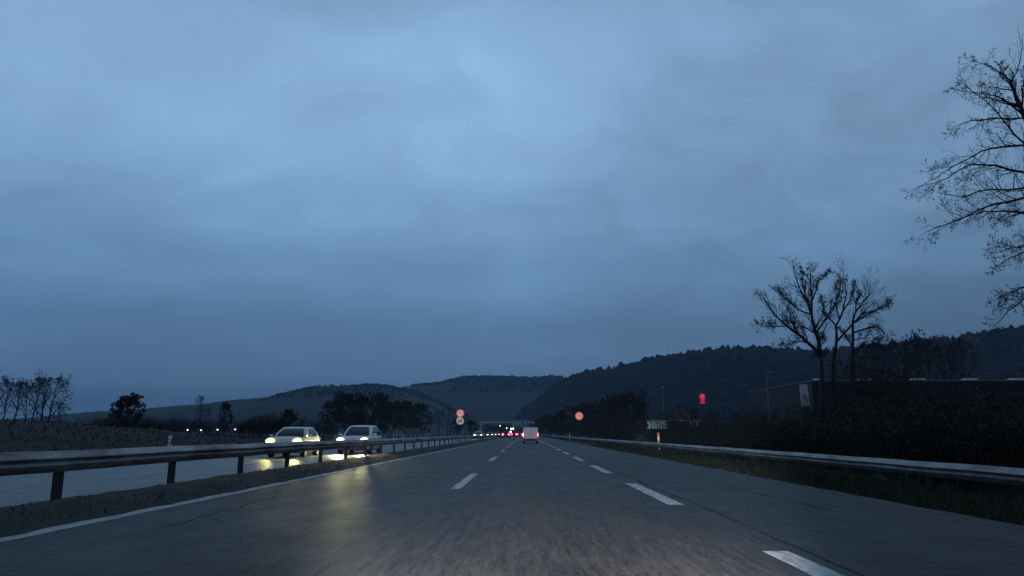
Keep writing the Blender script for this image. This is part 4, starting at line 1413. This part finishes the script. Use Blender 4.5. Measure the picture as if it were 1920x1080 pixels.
def forest(name, V, rows, count, hrange, label, crest=.25, conifer=.45, seed=3, tmin=.05, wfac=.32, mask=None, crest_k=1.25):
    r_ = np.random.default_rng(seed)
    n = V.shape[1]
    ci = r_.uniform(0, n - 1.001, count)
    crestn = r_.random(count) < crest
    cj = np.where(crestn, rows - r_.random(count) * .35, rows * (tmin + (1 - tmin) * r_.random(count)))
    cj = np.minimum(cj, rows - .001)
    i0, j0 = ci.astype(int), cj.astype(int)
    fi, fj = (ci - i0)[:, None], (cj - j0)[:, None]
    P = (V[j0, i0] * (1 - fi) + V[j0, i0 + 1] * fi) * (1 - fj) + (V[j0 + 1, i0] * (1 - fi) + V[j0 + 1, i0 + 1] * fi) * fj
    if mask is not None:
        keep = mask(P, r_) | crestn
        P = P[keep]; count = len(P)
    H = r_.uniform(*hrange, count)
    if mask is not None: crestn = crestn[keep]
    H = np.where(crestn, H * crest_k * r_.uniform(.5, 1.25, count), H)
    con = r_.random(count) < conifer * (1 + .9 * np.sin(P[:, 0] * .011) * np.cos(P[:, 1] * .007 + 1))
    # conifer template: three stacked ragged cones; broadleaf: squashed, pinched blob with a jagged outline
    def cone_t():
        v, f = [], []
        for zb, zt, r in ((.08, .55, .5), (.34, .80, .38), (.60, 1.0, .25)):
            o = len(v)
            for k in range(6): a = k * math.pi / 3; v.append((r * math.cos(a), r * math.sin(a), zb))
            v.append((0, 0, zt))
            for k in range(6): f.append((o + k, o + (k + 1) % 6, o + 6))
        return np.array(v), np.array(f)

    def blob_t():
        v, f = [], []
        for zb, r in ((.10, .10), (.35, .48), (.62, .52), (.86, .30)):
            for k in range(6): a = k * math.pi / 3 + zb * 2; v.append((r * math.cos(a), r * math.sin(a), zb))
        v.append((0, 0, 1.0))
        for lv in range(3):
            for k in range(6):
                a, b_, c, d = lv * 6 + k, lv * 6 + (k + 1) % 6, (lv + 1) * 6 + (k + 1) % 6, (lv + 1) * 6 + k
                f += [(a, b_, c), (a, c, d)]
        for k in range(6): f.append((18 + k, 18 + (k + 1) % 6, 24))
        return np.array(v), np.array(f)
    allv, allf, allm = [], [], []
    off = 0
    for tv_tf, sel, mi, wf in ((cone_t(), con, 0, wfac * 1.5), (blob_t(), ~con, 1, wfac * 2.4)):
        tv, tf = tv_tf
        idx = np.where(sel)[0]
        if len(idx) == 0: continue
        h = H[idx]
        v = np.repeat(tv[None], len(idx), 0)
        v = v + r_.normal(0, .075, v.shape) * np.array([1, 1, .8])
        v[:, :, :2] *= (h * wf * r_.uniform(.7, 1.2, len(idx)))[:, None, None]
        v[:, :, 2] *= h[:, None]
        v = v + P[idx][:, None, :] - np.array([0, 0, .6])
        allv.append(v.reshape(-1, 3))
        fc = tf[None] + (np.arange(len(idx)) * len(tv))[:, None, None] + off
        allf.append(fc.reshape(-1, 3)); allm.append(np.full(len(idx) * len(tf), mi))
        off += len(idx) * len(tv)
    Vv, Ff, Mm = np.concatenate(allv), np.concatenate(allf), np.concatenate(allm)
    me = bpy.data.meshes.new(name)
    me.vertices.add(len(Vv)); me.vertices.foreach_set('co', Vv.ravel())
    me.loops.add(len(Ff) * 3); me.loops.foreach_set('vertex_index', Ff.ravel().astype(np.int32))
    me.polygons.add(len(Ff)); me.polygons.foreach_set('loop_start', np.arange(len(Ff), dtype=np.int32) * 3)
    me.materials.append(M['forest']); me.materials.append(M['forest2'])
    me.polygons.foreach_set('material_index', Mm.astype(np.int32))
    me.update(calc_edges=True); me.validate()
    o = bpy.data.objects.new(name, me); COL.objects.link(o)
    return tag(o, label, 'forest', kind='stuff')


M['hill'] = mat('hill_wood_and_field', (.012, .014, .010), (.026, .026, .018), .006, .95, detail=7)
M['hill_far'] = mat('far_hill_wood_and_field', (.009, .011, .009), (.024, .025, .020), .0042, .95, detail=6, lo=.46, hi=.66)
far_prof = [(560, 812), (680, 770), (780, 726), (830, 721), (850, 717), (880, 711), (920, 708), (960, 709), (1000, 710), (1040, 709), (1062, 715), (1100, 722), (1180, 740), (1300, 780)]
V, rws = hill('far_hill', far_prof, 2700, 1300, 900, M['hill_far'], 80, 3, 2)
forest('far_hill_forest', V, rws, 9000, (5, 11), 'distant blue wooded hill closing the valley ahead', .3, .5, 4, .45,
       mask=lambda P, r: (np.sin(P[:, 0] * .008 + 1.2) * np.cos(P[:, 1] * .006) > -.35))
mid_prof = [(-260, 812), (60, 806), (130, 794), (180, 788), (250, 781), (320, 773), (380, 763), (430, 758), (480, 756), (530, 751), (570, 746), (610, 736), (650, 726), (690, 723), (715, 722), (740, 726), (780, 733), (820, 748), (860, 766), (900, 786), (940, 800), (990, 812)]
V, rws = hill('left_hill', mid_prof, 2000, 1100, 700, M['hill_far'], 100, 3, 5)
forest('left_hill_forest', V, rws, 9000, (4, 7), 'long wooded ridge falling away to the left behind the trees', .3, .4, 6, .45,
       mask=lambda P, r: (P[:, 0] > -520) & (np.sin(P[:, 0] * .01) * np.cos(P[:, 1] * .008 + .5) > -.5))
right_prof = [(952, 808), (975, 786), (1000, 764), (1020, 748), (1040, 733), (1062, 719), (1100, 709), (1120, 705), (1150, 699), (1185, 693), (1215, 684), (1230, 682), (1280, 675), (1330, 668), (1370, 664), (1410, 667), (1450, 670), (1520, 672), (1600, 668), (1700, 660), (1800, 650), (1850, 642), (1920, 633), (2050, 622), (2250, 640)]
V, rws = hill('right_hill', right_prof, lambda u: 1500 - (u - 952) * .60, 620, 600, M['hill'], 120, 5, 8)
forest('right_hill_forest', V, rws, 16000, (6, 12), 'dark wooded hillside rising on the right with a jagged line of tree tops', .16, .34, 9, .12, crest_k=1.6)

# ------------------------------------------------------------------ the driving car's own headlights, which light the asphalt ahead
for s in (-1, 1):
    d = bpy.data.lights.new('dipped_headlight', 'SPOT')
    d.energy = 12000; d.color = (1.0, .95, .93); d.spot_size = R(31); d.spot_blend = 1.0; d.shadow_soft_size = .08
    o = bpy.data.objects.new('dipped_headlight', d); COL.objects.link(o)
    o.location = (.15 + s * .62, 1.55, .66)
    o.rotation_euler = (R(90 - 3.1), 0, R(-1.0 - 3.5 * s))

# ------------------------------------------------------------------ haze
b = MB(); b.box((0, 3100, 158), (13000, 7200, 324))
hz = b.build('haze', None)
hm = bpy.data.materials.new('evening_haze'); hm.use_nodes = True
nt = hm.node_tree; nt.nodes.clear()
out = nt.nodes.new('ShaderNodeOutputMaterial'); pv = nt.nodes.new('ShaderNodeVolumePrincipled')
pv.inputs['Color'].default_value = (.36, .66, 1.0, 1)
pv.inputs['Density'].default_value = .00020
nt.links.new(pv.outputs[0], out.inputs['Volume'])
hz.data.materials.clear(); hz.data.materials.append(hm)
tag(hz, 'thin evening haze filling the valley', 'haze', kind='stuff')
